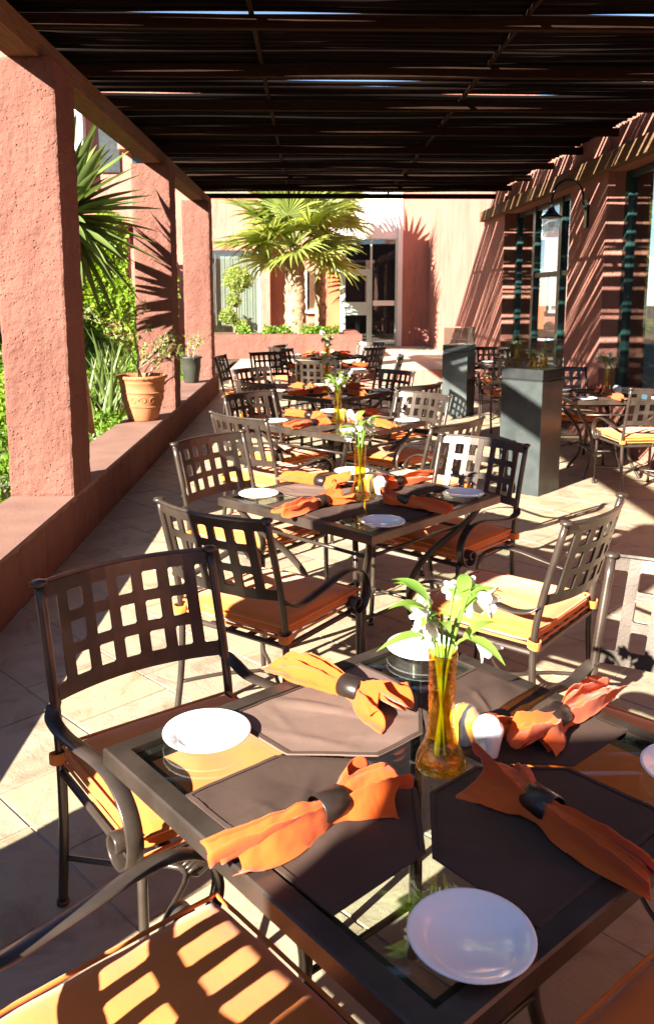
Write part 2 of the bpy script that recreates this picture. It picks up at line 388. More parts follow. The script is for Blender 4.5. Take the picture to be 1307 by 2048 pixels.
def rough_box(x0, x1, y0, y1, z0, z1, step, amp, top_cap=True):
    """box with a fine grid on its sides, pushed in and out like hand-thrown stucco"""
    mb = MB()
    def disp(p, nrm):
        k = noise.noise(Vector(p) * 9) * amp + noise.noise(Vector(p) * 31) * amp * 0.8
        return tuple(Vector(p) + Vector(nrm) * k)
    def face(o, u, v, nrm):
        nu = max(1, int(round(Vector(u).length / step))); nv = max(1, int(round(Vector(v).length / step)))
        vs = []
        for i in range(nu + 1):
            for j in range(nv + 1):
                p = Vector(o) + Vector(u) * (i / nu) + Vector(v) * (j / nv)
                c = (Vector(((x0 + x1) / 2, (y0 + y1) / 2, p.z)))
                e = 1.0
                q = Vector(p); edge = (i in (0, nu)) or (j in (0, nv))
                n2 = Vector(nrm)
                if edge:                                   # shared corner direction so the faces meet
                    n2 = Vector((0, 0, 0))
                    if abs(p.x - x0) < 1e-6: n2.x -= 1
                    if abs(p.x - x1) < 1e-6: n2.x += 1
                    if abs(p.y - y0) < 1e-6: n2.y -= 1
                    if abs(p.y - y1) < 1e-6: n2.y += 1
                    if abs(p.z - z1) < 1e-6: n2.z += 1
                    if abs(p.z - z0) < 1e-6: n2 = n2
                    q = q - n2 * amp * 0.8
                vs.append(disp(q, n2))
        fs = [(i * (nv + 1) + j, (i + 1) * (nv + 1) + j, (i + 1) * (nv + 1) + j + 1, i * (nv + 1) + j + 1) for i in range(nu) for j in range(nv)]
        mb.add(vs, fs)
    X, Y, Z = x1 - x0, y1 - y0, z1 - z0
    face((x0, y0, z0), (X, 0, 0), (0, 0, Z), (0, -1, 0)); face((x1, y1, z0), (-X, 0, 0), (0, 0, Z), (0, 1, 0))
    face((x1, y0, z0), (0, Y, 0), (0, 0, Z), (1, 0, 0)); face((x0, y1, z0), (0, -Y, 0), (0, 0, Z), (-1, 0, 0))
    if top_cap: face((x0, y0, z1), (X, 0, 0), (0, Y, 0), (0, 0, 1))
    return mb
def clip_poly(poly, xmin, xmax, ymin, ymax):
    def clip(ps, inside, inter):
        out = []
        for i in range(len(ps)):
            a, b = ps[i - 1], ps[i]
            if inside(b):
                if not inside(a): out.append(inter(a, b))
                out.append(b)
            elif inside(a): out.append(inter(a, b))
        return out
    def ix(x): return lambda a, b: (x, a[1] + (b[1] - a[1]) * (x - a[0]) / (b[0] - a[0]))
    def iy(y): return lambda a, b: (a[0] + (b[0] - a[0]) * (y - a[1]) / (b[1] - a[1]), y)
    for ins, it in ((lambda p: p[0] >= xmin, ix(xmin)), (lambda p: p[0] <= xmax, ix(xmax)), (lambda p: p[1] >= ymin, iy(ymin)), (lambda p: p[1] <= ymax, iy(ymax))):
        if not poly: return []
        poly = clip(poly, ins, it)
    return poly

# ------------------------------------------------------------------ ground, floor, platform
WX0, WX1 = -2.00, -1.56            # low garden wall
RW = 3.20                          # window wall face
g = MB().box(-60, 60, -30, 120, -0.5, -0.06).build('ground', M['soil']); tag(g, kind='structure')
fl = MB().box(-1.60, 3.9, -3.0, 15.84, -0.055, -0.0045).build('floor', M['grout']); tag(fl, kind='structure')
rt = random.Random(3); tiles = []
TS = 0.43; ca, sa = math.cos(R(44)), math.sin(R(44))
for i in range(-16, 46):
    off = rt.uniform(0.35, 0.65) * TS * (i % 2)
    for j in range(-30, 34):
        u0, v0 = i * TS, j * TS + off; q = 0.0032
        pl = [(u0 + q, v0 + q), (u0 + TS - q, v0 + q), (u0 + TS - q, v0 + TS - q), (u0 + q, v0 + TS - q)]
        pl = [(u + rt.uniform(-0.003, 0.003), v + rt.uniform(-0.003, 0.003)) for u, v in pl]
        pl = [(u * ca - v * sa + 0.11, u * sa + v * ca + 0.2) for u, v in pl]
        pl = clip_poly(pl, WX1 + 0.004, 3.42, -0.5, 15.835)
        if len(pl) < 3: continue
        cx = sum(p[0] for p in pl) / len(pl); cy = sum(p[1] for p in pl) / len(pl)
        ar = abs(sum(pl[k - 1][0] * pl[k][1] - pl[k][0] * pl[k - 1][1] for k in range(len(pl)))) / 2
        if ar < 0.004: continue
        inview = abs(math.degrees(math.atan2(cx, cy)) - 1) < 24 and cy > 1.4
        tiles.append((-(ar / (cy * cy + 0.2) if inview else ar * 1e-6), pl, cx, cy))
tiles.sort(key=lambda t: t[0])
rest = MB()
for k, (_, pl, cx, cy) in enumerate(tiles):
    z = rt.uniform(-0.001, 0.001); n = len(pl); b = 0.004
    tx, ty = rt.uniform(-.003, .003), rt.uniform(-.003, .003)
    c = Vector((cx, cy, 0)); vs = []
    for p in pl: vs.append((p[0] - cx, p[1] - cy, -0.006))
    for p in pl: vs.append((p[0] - cx, p[1] - cy, z - 0.0025))
    for p in pl:
        d = Vector((p[0] - cx, p[1] - cy, 0)); d = d * max(0.0, 1 - b / max(d.length, 0.03)); vs.append((d.x, d.y, z + d.x * tx + d.y * ty))
    fs = [(i, (i + 1) % n, n + (i + 1) % n, n + i) for i in range(n)] + [(n + i, n + (i + 1) % n, 2 * n + (i + 1) % n, 2 * n + i) for i in range(n)] + [tuple(range(2 * n, 3 * n))]
    a2 = sum(pl[q - 1][0] * pl[q][1] - pl[q][0] * pl[q - 1][1] for q in range(n))
    if a2 < 0: fs = [tuple(reversed(f)) for f in fs]
    mb = MB().add(vs, fs)
    if k < 300: mb.build('floor_tile', M['tile'], fl, loc=(cx, cy, 0))
    else: rest.join(mb, Matrix.Translation(c))
tag(rest.build('floor_tile_field', M['tile'], fl), kind='stuff')
pf = MB().box(-1.5, RW + 0.3, 15.84, 26, -0.05, 0.27).build('terrace', M['paving']); tag(pf, kind='structure')
rs = MB().box(-1.49, RW + 0.25, 15.80, 15.838, -0.02, 0.262).build('terrace_step', M['stucco_far']); tag(rs, kind='structure')

# ------------------------------------------------------------------ low garden wall and pillars
lw = thing('garden_wall', 'low pink stucco seat wall along the planted garden bed', 'low wall', (-1.75, 7, 0))
def child_abs(mb, name, m, parent, smooth=False):
    o = mb.build(name, m, parent, smooth); o.location = -Vector(parent.location); return o
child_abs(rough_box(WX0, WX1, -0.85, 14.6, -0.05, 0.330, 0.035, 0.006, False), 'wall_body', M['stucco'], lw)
child_abs(MB().box(WX0 + 0.004, WX1 - 0.004, -0.85, 14.596, 0.305, 0.345, 0.006), 'wall_cap', M['cap'], lw)
PTOP = 3.12
for k, (y0, lab) in enumerate([(0.83, 'square pink stucco pillar nearest the tall closing wall of the garden side'),
                               (5.53, 'square pink stucco pillar before the spiky yucca, standing on garden wall'),
                               (9.85, 'square pink stucco pillar behind the carved terracotta pot, striped with yucca shadow'),
                               (13.64, 'last square pink stucco pillar, beside the palm planter and dark pot')]):
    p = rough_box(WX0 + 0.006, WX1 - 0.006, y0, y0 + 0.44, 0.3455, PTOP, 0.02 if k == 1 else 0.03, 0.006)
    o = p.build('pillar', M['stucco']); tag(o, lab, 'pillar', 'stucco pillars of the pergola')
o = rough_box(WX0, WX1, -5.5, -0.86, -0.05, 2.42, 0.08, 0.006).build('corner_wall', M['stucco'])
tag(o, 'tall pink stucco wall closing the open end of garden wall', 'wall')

# ------------------------------------------------------------------ pergola
pg = thing('pergola', 'dark wooden pergola roofed with close rows of stained sticks', 'pergola', (0.7, 7, 2.95))
child_abs(MB().box(-1.86, -1.66, 0.55, 14.85, PTOP + 0.001, 3.278, 0.008), 'edge_beam', M['beam'], pg)
child_abs(MB().box(3.09, RW - 0.002, 3.45, 15.7, 2.96, 3.13, 0.006), 'wall_beam', M['beam'], pg)
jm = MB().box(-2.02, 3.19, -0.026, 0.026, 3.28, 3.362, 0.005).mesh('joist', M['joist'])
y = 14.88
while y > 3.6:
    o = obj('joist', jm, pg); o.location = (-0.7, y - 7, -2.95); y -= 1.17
for x in (-0.35, 1.35):
    child_abs(MB().box(x - 0.015, x + 0.015, 3.45, 14.9, 3.3625, 3.395, 0.004), 'purlin', M['joist'], pg)
rk = random.Random(11); y = 14.94; ns = 0
while y > 3.5 and ns < 299:
    rr = rk.uniform(0.021, 0.029)
    amp = rk.uniform(0.003, 0.011); ph = rk.uniform(0, 9); a2 = rk.uniform(0, 0.006)
    L0, L1 = -2.06 + rk.uniform(-0.08, 0.1), 3.190 + rk.uniform(-0.004, 0.006)
    path = []; rad = []
    for i in range(15):
        t = i / 14; x = L0 + (L1 - L0) * t
        path.append((x, amp * math.sin(x * 1.3 + ph) + a2 * math.sin(x * 3.1 + ph * 2), 0.012 * math.sin(x * 2 + ph)))
        rad.append(rr * (1.0 - 0.22 * (t if ns % 2 else 1 - t)) * rk.uniform(0.95, 1.05))
    mbs = MB().tube(path, rad, 8)
    mbs.v = [(a, b, c * 0.72) for a, b, c in mbs.v]
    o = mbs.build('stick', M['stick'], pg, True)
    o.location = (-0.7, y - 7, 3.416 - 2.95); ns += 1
    y -= rr * 2 * 0.86 + abs(rk.gauss(0, 0.006)) + (rk.uniform(0.035, 0.075) if rk.random() < 0.12 else 0)

# ------------------------------------------------------------------ window wall on the right
ww = thing('window_wall', 'pink stucco building wall with tall dark green windows in recesses', 'building', (RW, 10, 0))
def seg(y0, y1, x0=RW, x1=RW + 0.5, z0=-0.05, z1=3.9, m='stucco_far', nm='wall'):
    return child_abs(MB().box(x0, x1, y0, y1, z0, z1, 0.004), nm, M[m], ww)
seg(14.16, 25.0, z1=6.5); seg(9.31, 10.60, nm='pier'); seg(3.8, 6.0, nm='pier'); seg(-3, 0.9, nm='pier')
for y0, y1 in ((10.60, 14.16), (6.0, 9.31), (0.9, 3.8)):
    seg(y0 + 0.002, y1 - 0.002, RW + 0.14, RW + 0.48, -0.05, 0.52, nm='sill_wall')
    seg(y0 + 0.002, y1 - 0.002, RW + 0.03, RW + 0.49, 2.97, 3.88, nm='lintel')
    fx = RW + 0.24
    wn = thing('window', {10.60: 'tall dark green window between the two pedestals', 6.0: 'tall dark green window behind the table at the near pier', 0.9: 'tall dark green window at the open end of window wall'}[y0], 'window', (fx, (y0 + y1) / 2, 0.52), group=None)
    posts = [y1 - 0.07, y1 - 1.15, y0 + 1.05, y0 + 0.07]
    for q, py in enumerate(posts):
        hw = 0.06 if q in (0, 3) else 0.075
        child_abs(MB().box(fx - 0.05, fx + 0.05, py - hw, py + hw, 0.521, 2.969, 0.006), 'frame_post', M['green_metal'], wn)
    for z in (0.56, 1.95, 2.93):
        for a, b in ((posts[1] + 0.076, posts[0] - 0.061), (posts[2] + 0.076, posts[1] - 0.076), (posts[3] + 0.061, posts[2] - 0.076)):
            if z == 1.95 and (a, b)[0] > posts[1]: continue
            child_abs(MB().box(fx - 0.035, fx + 0.035, a, b, z - 0.035, z + 0.035, 0.004), 'frame_rail', M['green_metal'], wn)
    for a, b in ((posts[1] + 0.076, posts[0] - 0.061), (posts[2] + 0.076, posts[1] - 0.076), (posts[3] + 0.061, posts[2] - 0.076)):
        child_abs(MB().box(fx - 0.004, fx + 0.004, a, b, 0.596, 2.894), 'pane', M['window'], wn)
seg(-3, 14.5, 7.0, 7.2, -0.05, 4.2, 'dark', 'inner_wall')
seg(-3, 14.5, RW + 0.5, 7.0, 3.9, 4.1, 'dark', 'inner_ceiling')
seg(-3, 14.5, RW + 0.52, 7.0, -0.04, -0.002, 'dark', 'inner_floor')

# gooseneck lamp on the pier
lp = thing('wall_lamp', 'black gooseneck wall lamp with clear glass jar on stucco pier', 'lamp', (RW, 9.93, 2.585))
MB().box(-0.028, -0.001, -0.055, 0.055, -0.16, 0.16, 0.006).build('mounting_plate', M['lampblack'], lp)
arm = smooth_path([(-0.028, 0, 0.04), (-0.06, 0, 0.14), (-0.075, 0, 0.26), (-0.16, 0, 0.36), (-0.27, 0, 0.375), (-0.37, 0, 0.31), (-0.415, 0, 0.19), (-0.42, 0, 0.10)], 6)
MB().tube(arm, 0.014, 10).build('gooseneck_arm', M['lampblack'], lp, True)
sh = MB().lathe([(0.018, 0.12), (0.03, 0.115), (0.035, 0.06), (0.05, 0.03), (0.075, 0.0), (0.125, -0.035), (0.128, -0.045), (0.12, -0.042), (0.07, -0.008), (0.03, 0.0)], 28, (-0.42, 0, 0.0)).build('lamp_shade', M['lampblack'], lp, True)
MB().lathe([(0.045, 0.0), (0.085, -0.02), (0.092, -0.05), (0.088, -0.235), (0.08, -0.25), (0.0, -0.253)], 24, (-0.42, 0, -0.012)).build('glass_jar', M['jar'], lp, True)
MB().lathe([(0.018, 0.0), (0.02, -0.05), (0.035, -0.09), (0.036, -0.12), (0.02, -0.145), (0.0, -0.15)], 16, (-0.42, 0, -0.01)).build('bulb', M['bulb'], lp, True)

# ------------------------------------------------------------------ far facade with door, behind the palm planter
FY = 23.0
fc = thing('hotel_facade', 'sunlit pink hotel front with mint glass doors behind palm planter', 'building', (0, FY, 0.27))
def fbox(nm, x0, x1, z0, z1, m, y0=0.0, y1=0.4, parent=fc, bev=0.004):
    o = MB().box(x0, x1, FY + y0, FY + y1, z0, z1, bev).build(nm, M[m], parent)
    base = Vector(parent.location) if parent is fc else Vector(parent.location) + Vector(fc.location)
    o.location = -base; return o
fbox('wall', 2.43, RW, 0.2, 6.5, 'stucco_far')
fbox('white_pier', 2.30, 2.428, 0.2, 6.5, 'white_wall', -0.03)
fbox('white_panel', 0.55, 2.298, 3.05, 6.5, 'white_wall', 0.02)
fbox('wall', -1.02, 0.48, 0.2, 6.5, 'stucco_far', 0.55, 0.9)
fbox('pink_pier', -1.28, -1.022, 0.2, 6.5, 'stucco_far', -0.05, 0.9)
fbox('wall', -3.7, -2.62, 0.2, 6.5, 'stucco_far', 0.1)
fbox('lintel_wall', -2.618, -1.282, 2.75, 6.5, 'stucco_far', 0.05)
fbox('ochre_pier', 0.482, 0.80, 0.2, 2.28, 'ochre_wall', 0.1)
fbox('entrance_lintel', 0.482, 0.548, 2.285, 6.5, 'stucco_far', 0.06)
fc.scale = (1.027, 1, 1.027)
dr = tag(thing('entrance', None, None, (1.5, 0, 0)), kind=None); dr.parent = fc; dr.name = 'entrance_screen'
for x in (0.80, 1.585, 2.24): fbox('frame_post', x, x + 0.055, 0.275, 3.02, 'mint', -0.02, 0.06, dr)
fbox('frame_rail', 0.55, 2.295, 3.021, 3.048, 'mint', -0.02, 0.06, dr)
fbox('transom_rail', 0.50, 1.584, 2.20, 2.27, 'mint', -0.03, 0.05, dr)
fbox('transom_pane', 0.56, 1.584, 2.272, 3.018, 'window', 0.01, 0.02, dr, 0)
fbox('door_stile', 0.857, 0.94, 0.28, 2.197, 'mint', -0.025, 0.04, dr); fbox('door_stile', 1.50, 1.584, 0.28, 2.197, 'mint', -0.025, 0.04, dr)
fbox('door_rail', 0.942, 1.498, 2.10, 2.197, 'mint', -0.02, 0.04, dr); fbox('door_rail', 0.942, 1.498, 1.08, 1.42, 'mint', -0.02, 0.04, dr); fbox('door_rail', 0.942, 1.498, 0.28, 0.40, 'mint', -0.02, 0.04, dr)
fbox('door_pane', 0.942, 1.498, 1.421, 2.099, 'window', 0.0, 0.012, dr, 0); fbox('door_pane', 0.942, 1.498, 0.401, 1.079, 'window', 0.0, 0.012, dr, 0)
fbox('side_pane', 1.641, 2.239, 0.30, 3.018, 'window', 0.0, 0.012, dr, 0)
fbox('push_bar', 1.66, 2.22, 1.33, 1.46, 'white_wall', -0.06, -0.03, dr)
hd = MB().tube(smooth_path([(0.90, FY - 0.03, 1.28), (0.90, FY - 0.09, 1.26), (0.90, FY - 0.09, 1.06), (0.90, FY - 0.03, 1.04)], 4), 0.014, 8).build('door_handle', M['mint'], dr, True)
hd.location = -(Vector(dr.location) + Vector(fc.location))
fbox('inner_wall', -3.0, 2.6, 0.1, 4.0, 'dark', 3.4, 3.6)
fbox('inner_floor', 0.5, 2.4, 0.2, 0.274, 'paving', 0.41, 3.39)
cw = thing('curtain_window', None, None, (-1.95, 0, 0)); cw.parent = fc
fbox('frame_post', -2.617, -2.56, 0.3, 2.749, 'mint', 0.02, 0.1, cw); fbox('frame_post', -1.34, -1.283, 0.3, 2.749, 'mint', 0.02, 0.1, cw)
fbox('pane', -2.558, -1.342, 0.3, 2.749, 'window', 0.05, 0.06, cw, 0)
cu = MB(); nx = 90
vs = []; 
for i in range(nx + 1):
    x = -2.58 + 1.3 * i / nx
    yy = FY + 0.28 + 0.010 * math.sin(i * 1.25) + 0.008 * math.sin(i * 0.47 + 1)
    vs += [(x, yy, 0.3), (x, yy, 2.75)]
cu.add(vs, [(2 * i, 2 * i + 2, 2 * i + 3, 2 * i + 1) for i in range(nx)])
o = cu.build('curtain', M['curtain'], cw, True); o.location = -(Vector(cw.location) + Vector(fc.location))
sw = thing('small_window', None, None, (0.05, 0, 0)); sw.parent = fc
fbox('frame', -0.12, -0.06, 1.2, 2.25, 'mint', 0.48, 0.549, sw); fbox('frame', 0.20, 0.26, 1.2, 2.25, 'mint', 0.48, 0.549, sw)
fbox('pane', -0.059, 0.199, 1.26, 2.25, 'window', 0.52, 0.53, sw, 0); fbox('sill', -0.16, 0.30, 1.12, 1.199, 'mint', 0.40, 0.549, sw)

# unseen wings added behind and across the garden to block sky fill
for lab, a_ in (('unseen long pink block added across the garden to cut sky light', (-19, -13.5, -14, 19)), ('unseen low pink block added behind the terrace to cut sky light', (-6, 9, -12, -8.5))):
    blocker = thing('sky_block_wing', lab, 'building', ((a_[0] + a_[1]) / 2, (a_[2] + a_[3]) / 2, 0)); hh = 6.2 if a_[0] < -10 else 3.6
    child_abs(MB().box(*a_, -0.1, hh, 0.02), 'wall', M['stucco_far'], blocker); child_abs(MB().box(a_[0] - 0.2, a_[1] + 0.2, a_[2] - 0.2, a_[3] + 0.2, hh + 0.001, hh + 0.25, 0.02), 'parapet', M['white_wall'], blocker)
    for q in range(5):
        if a_[0] < -10: child_abs(MB().box(a_[1] - 0.02, a_[1] + 0.05, -11 + 6 * q, -9.2 + 6 * q, 0.9, 2.5, 0.01), 'window', M['pedestal_dark'], blocker)
        else: child_abs(MB().box(-5 + 2.8 * q, -3.6 + 2.8 * q, a_[3] - 0.02, a_[3] + 0.05, 0.9, 2.4, 0.01), 'window', M['pedestal_dark'], blocker)

# palm planter on the terrace
pl = thing('palm_planter', 'long raised pink stucco planter holding the fan palms', 'planter', (-0.6, 18.5, 0.27))
child_abs(rough_box(-2.45, 1.15, 18.5, 18.8, 0.26, 0.80, 0.06, 0.006), 'planter_wall', M['stucco'], pl)
child_abs(rough_box(0.83, 1.15, 18.802, 21.4, 0.26, 0.795, 0.06, 0.006), 'planter_wall', M['stucco'], pl)
child_abs(MB().box(-2.45, 0.83, 18.80, 21.4, 0.28, 0.72), 'planting_soil', M['soil'], pl)

# far hotel wing seen over the garden
wing = thing('hotel_wing', 'tall pink hotel wing with white column and dark balcony openings beyond garden', 'building', (-6, 26, 0))
def wbox(nm, *a, m='stucco_far'):
    return child_abs(MB().box(*a, 0.004), nm, M[m], wing)
wbox('wall', -16, -2.4, 26.0, 30, -0.1, 9.2); wbox('white_column', -7.2, -6.52, 25.6, 25.999, -0.05, 9.6, m='white_wall')
wbox('balcony_band', -6.51, -2.6, 25.4, 25.998, 6.85, 7.5); wbox('balcony_band', -5.45, -2.6, 25.2, 25.997, 5.75, 6.35); wbox('balcony_band', -6.51, -2.6, 25.1, 25.996, 3.6, 4.6)
for x0, x1, z0, z1 in ((-6.15, -5.55, 5.2, 6.75), (-5.2, -4.5, 4.85, 5.72), (-4.2, -3.5, 4.85, 5.72), (-12, -10.5, 4.9, 6.3)):
    wo_ = wbox('window', x0, x1, 25.93, 25.9985, z0, z1, m='pedestal_dark')

# ------------------------------------------------------------------ vegetation
def leaf_faces(mb, p, d, up, L, W, fold=0.15):
    d = d.normalized(); s = d.cross(up); s = s.normalized() if s.length > 1e-5 else d.orthogonal().normalized(); n = s.cross(d)
    a = p; b = p + d * L * 0.5 + s * W * 0.5 + n * fold * W; c = p + d * L - n * fold * L * 0.3; e = p + d * L * 0.5 - s * W * 0.5 + n * fold * W
    m_ = p + d * L * 0.5
    o = len(mb.v); mb.v += [tuple(a), tuple(b), tuple(c), tuple(e), tuple(m_)]
    mb.f += [(o, o + 1, o + 4), (o + 1, o + 2, o + 4), (o + 2, o + 3, o + 4), (o + 3, o, o + 4)]
def rvec(r_): 
    return Vector((r_.gauss(0, 1), r_.gauss(0, 1), r_.gauss(0, 1))).normalized()
def leaf_cloud(n, sample, size, seed, up_bias=0.5, aspect=0.6):
    r_ = random.Random(seed); mb = MB()
    for _ in range(n):
        p, nrm = sample(r_)
        d = (rvec(r_) + Vector(nrm) * 0.4 + Vector((0, 0, -0.15))).normalized()
        up = (rvec(r_) * 0.7 + Vector(nrm) * up_bias + Vector((0, 0, up_bias))).normalized()
        L = size * r_.uniform(0.6, 1.35)
        leaf_faces(mb, Vector(p), d, up, L, L * aspect)
    return mb
vn = thing('vine_hedge', 'bright green leafy vine covering the garden wall behind pillars', 'vine', (-6, 21.5, 0))
child_abs(MB().box(-15, -4.5, 21.6, 21.9, -0.08, 3.05, 0.01), 'backing_wall', M['stucco_far'], vn)
child_abs(MB().box(-4.499, -3.45, 21.62, 21.88, -0.08, 1.75, 0.01), 'backing_wall', M['stucco_far'], vn)
def vs_(r_):
    while True:
        x = r_.uniform(-12, -3.3); z = r_.uniform(0, 4.2)
        q = noise.noise(Vector((x * 0.9, z * 0.9, 3.0))); top = (3.5 if x < -4.5 else 2.1) + 0.5 * noise.noise(Vector((x * 1.1, 0, 8)))
        if z > top or q < -0.42 and r_.random() < 0.7: continue
        bul = 0.30 * (q + 0.5) + 0.18 * noise.noise(Vector((x * 3, z * 3, 1)))
        return (x, 21.52 - bul - abs(r_.gauss(0, 0.06)), z), (0, -1, 0.2)
child_abs(leaf_cloud(26000, vs_, 0.14, 5, 0.4), 'foliage', M['vine'], vn)
def gs_(r_):
    y_ = r_.uniform(4.2, 21.2) if r_.random() < 0.8 else r_.uniform(4.2, 10); x = r_.uniform(-2.6 - y_ * 0.28, -2.02)
    h = 0.20 + 0.20 * noise.noise(Vector((x * 1.6, y_ * 1.6, 0))) + 0.08 * noise.noise(Vector((x * 6, y_ * 6, 0)))
    return (x, y_, max(-0.04, h - abs(r_.gauss(0, 0.05)))), (0, 0, 1)
gc = leaf_cloud(30000, gs_, 0.068, 9, 0.5).build('ground_cover', M['cover'])
tag(gc, 'low bright green ground cover filling the garden bed', 'ground cover', kind='stuff')
def bush(name, label, c, rad, n, size, m, seed, flat=1.0, cat='shrub', stem=True):
    t = thing(name, label, cat, (c[0], c[1], 0))
    def s_(r_):
        d = rvec(r_); k = 0.78 + 0.3 * noise.noise(d * 2.2 + Vector((seed, 0, 0)))
        rr = rad * k * (r_.uniform(0.55, 1.0) ** 0.5)
        return (d.x * rr, d.y * rr, c[2] + d.z * rr * flat), d
    leaf_cloud(n, s_, size, seed).build('foliage', m, t)
    if stem:
        MB().tube([(0, 0, -0.06), (0.02, 0, c[2] * 0.5), (0, 0, c[2])], [0.035, 0.028, 0.02], 7).build('stem', M['twig'], t, True)
    return t
bush('lavender_bush', 'small silvery grey bush beside the low wall and carved pot', (-2.30, 8.3, 0.16), 0.24, 900, 0.05, M['grey_leaf'], 2, 0.8, stem=False)
bush('lavender_bush', 'small silvery grey bush by the wall foot before first pillar', (-2.35, 6.05, 0.18), 0.22, 800, 0.05, M['grey_leaf'], 4, 0.9, stem=False)
bush('leafy_shrub', 'rounded green shrub low behind the yucca trunk', (-3.5, 10.2, 0.42), 0.55, 2600, 0.075, M['vine'], 6, 0.8)
bush('leafy_shrub', 'rounded green shrub below the vine wall', (-4.6, 13.6, 0.5), 0.6, 2600, 0.08, M['cover'], 8, 0.8)
tp = thing('topiary_tree', 'pale variegated cloud-pruned tree before the curtain window', 'tree', (-1.85, 21.2, 0.27))
MB().tube([(0, 0, 0.4), (0.03, 0, 0.9), (-0.02, 0, 1.4), (0.0, 0, 1.75)], [0.05, 0.045, 0.04, 0.03], 8).build('trunk', M['twig'], tp, True)
for k, (dx, z, rr, n) in enumerate([(0.08, 1.75, 0.42, 2600), (-0.15, 0.85, 0.26, 1100), (0.15, 0.62, 0.2, 700), (-0.02, 1.25, 0.22, 700)]):
    def s_(r_, z=z, rr=rr, dx=dx, k=k):
        d = rvec(r_); q = rr * (0.8 + 0.3 * noise.noise(d * 2.5 + Vector((k * 5, 0, 0)))) * r_.uniform(0.5, 1) ** 0.5
        return (dx + d.x * q, d.y * q, z + d.z * q * 0.9), d
    leaf_cloud(n, s_, 0.06, 40 + k).build('crown', M['topiary'], tp)
for k, (x, y_) in enumerate([(-0.9, 19.1), (-0.02, 18.95), (0.18, 19.0), (0.5, 19.3), (-1.45, 19.0), (-0.55, 18.9)]):
    bush('planter_plant', ['leafy green plant left of the palm trunk in planter', 'leafy green plant right of the thick palm trunk in planter', 'leafy green plant at the foot of the thin palm in planter', 'leafy green plant by the planter corner near entrance', 'leafy green plant at the planter end under the topiary tree', 'leafy green plant hugging the thick palm trunk in planter'][k], (x, y_, 0.82), 0.17 + 0.03 * (k % 2), 260, 0.085, M['cover'], 60 + k, 0.9, 'plant', stem=False)

# fan palms
def frond_mesh(seed):
    r_ = random.Random(seed); mb = MB()
    mb.tube([(0, 0, 0), (0.25, 0, 0.03), (0.5, 0, 0.02)], [0.022, 0.015, 0.011], 5)
    nseg = 30; base = Vector((0.5, 0, 0.02))
    for i in range(nseg):
        a = R(-128 + 256 * i / (nseg - 1)) + r_.uniform(-0.02, 0.02)
        L = 0.72 * (0.72 + 0.28 * math.cos(a * 0.55)) * r_.uniform(0.9, 1.08)
        d = Vector((math.cos(a), math.sin(a), 0)); s = Vector((-d.y, d.x, 0)); dr_ = r_.uniform(0.05, 0.26)
        pts = []
        for t, wd in ((0.0, 0.006), (0.35, 0.030), (0.65, 0.024), (0.85, 0.012), (1.0, 0.001)):
            z = 0.10 * t - dr_ * t ** 3 * L * 1.4
            c = base + d * L * t + Vector((0, 0, z)); pts.append((c, wd))
        o = len(mb.v)
        for c, wd in pts:
            mb.v += [tuple(c + s * wd + Vector((0, 0, wd * 0.5))), tuple(c - Vector((0, 0, wd * 0.2))), tuple(c - s * wd + Vector((0, 0, wd * 0.5)))]
        for k in range(len(pts) - 1):
            q = o + k * 3
            mb.f += [(q, q + 1, q + 4, q + 3), (q + 1, q + 2, q + 5, q + 4)]
    return mb.mesh('frond', M['palm'])
FR = [frond_mesh(s) for s in range(5)]
def fan_palm(label, loc, h, r0, nf, scale, seed):
    r_ = random.Random(seed); t = thing('fan_palm', label, 'palm', loc)
    tr = MB(); prof = []
    for i in range(26):
        q = i / 25; rr = r0 * (1.15 - 0.25 * q) * (1 + 0.06 * math.sin(i * 2.4))
        prof.append((rr, q * h))
    tr.lathe(prof, 18, wob=lambda i, a: 0.05 * math.sin(5 * a + i * 1.7))
    tr.build('trunk', M['bark'], t, True)
    bm = MB()
    for i in range(130):
        z = r_.uniform(0.02, h); a = r_.uniform(0, 6.28); rr = r0 * (1.15 - 0.25 * z / h)
        d = Vector((math.cos(a), math.sin(a), 0)); p = d * rr * 0.95 + Vector((0, 0, z)); s = Vector((-d.y, d.x, 0))
        L = r_.uniform(0.07, 0.14); wd = r_.uniform(0.02, 0.04); tip = p + d * 0.05 + Vector((0, 0, L)) + s * r_.uniform(-.03, .03)
        bm.add([p + s * wd, p - s * wd, tip, p + d * 0.035 + Vector((0, 0, L * 0.4))], [(0, 3, 2), (3, 1, 2), (0, 1, 3)])
    tag(bm.build('leaf_bases', M['bark'], t), kind='stuff')
    for i in range(nf):
        az = i * 2.399 + r_.uniform(-0.25, 0.25); el = R(-22 + 88 * ((i + 0.5) / nf) ** 1.1) + r_.uniform(-.1, .1)
        f = obj('frond', FR[i % 5], t); f.location = (0, 0, h - 0.04 + 0.12 * i / nf)
        f.rotation_euler = (r_.uniform(-0.5, 0.5), -el, az); k = scale * r_.uniform(0.85, 1.12); f.scale = (k, k, k)
    return t
fan_palm('thick-trunked fan palm with bark scales growing in the pink planter', (-0.32, 19.55, 0.70), 2.02, 0.22, 20, 1.55, 1)
fan_palm('slender fan palm behind the thick palm in the pink planter', (0.27, 20.6, 0.70), 2.85, 0.125, 18, 1.35, 2)

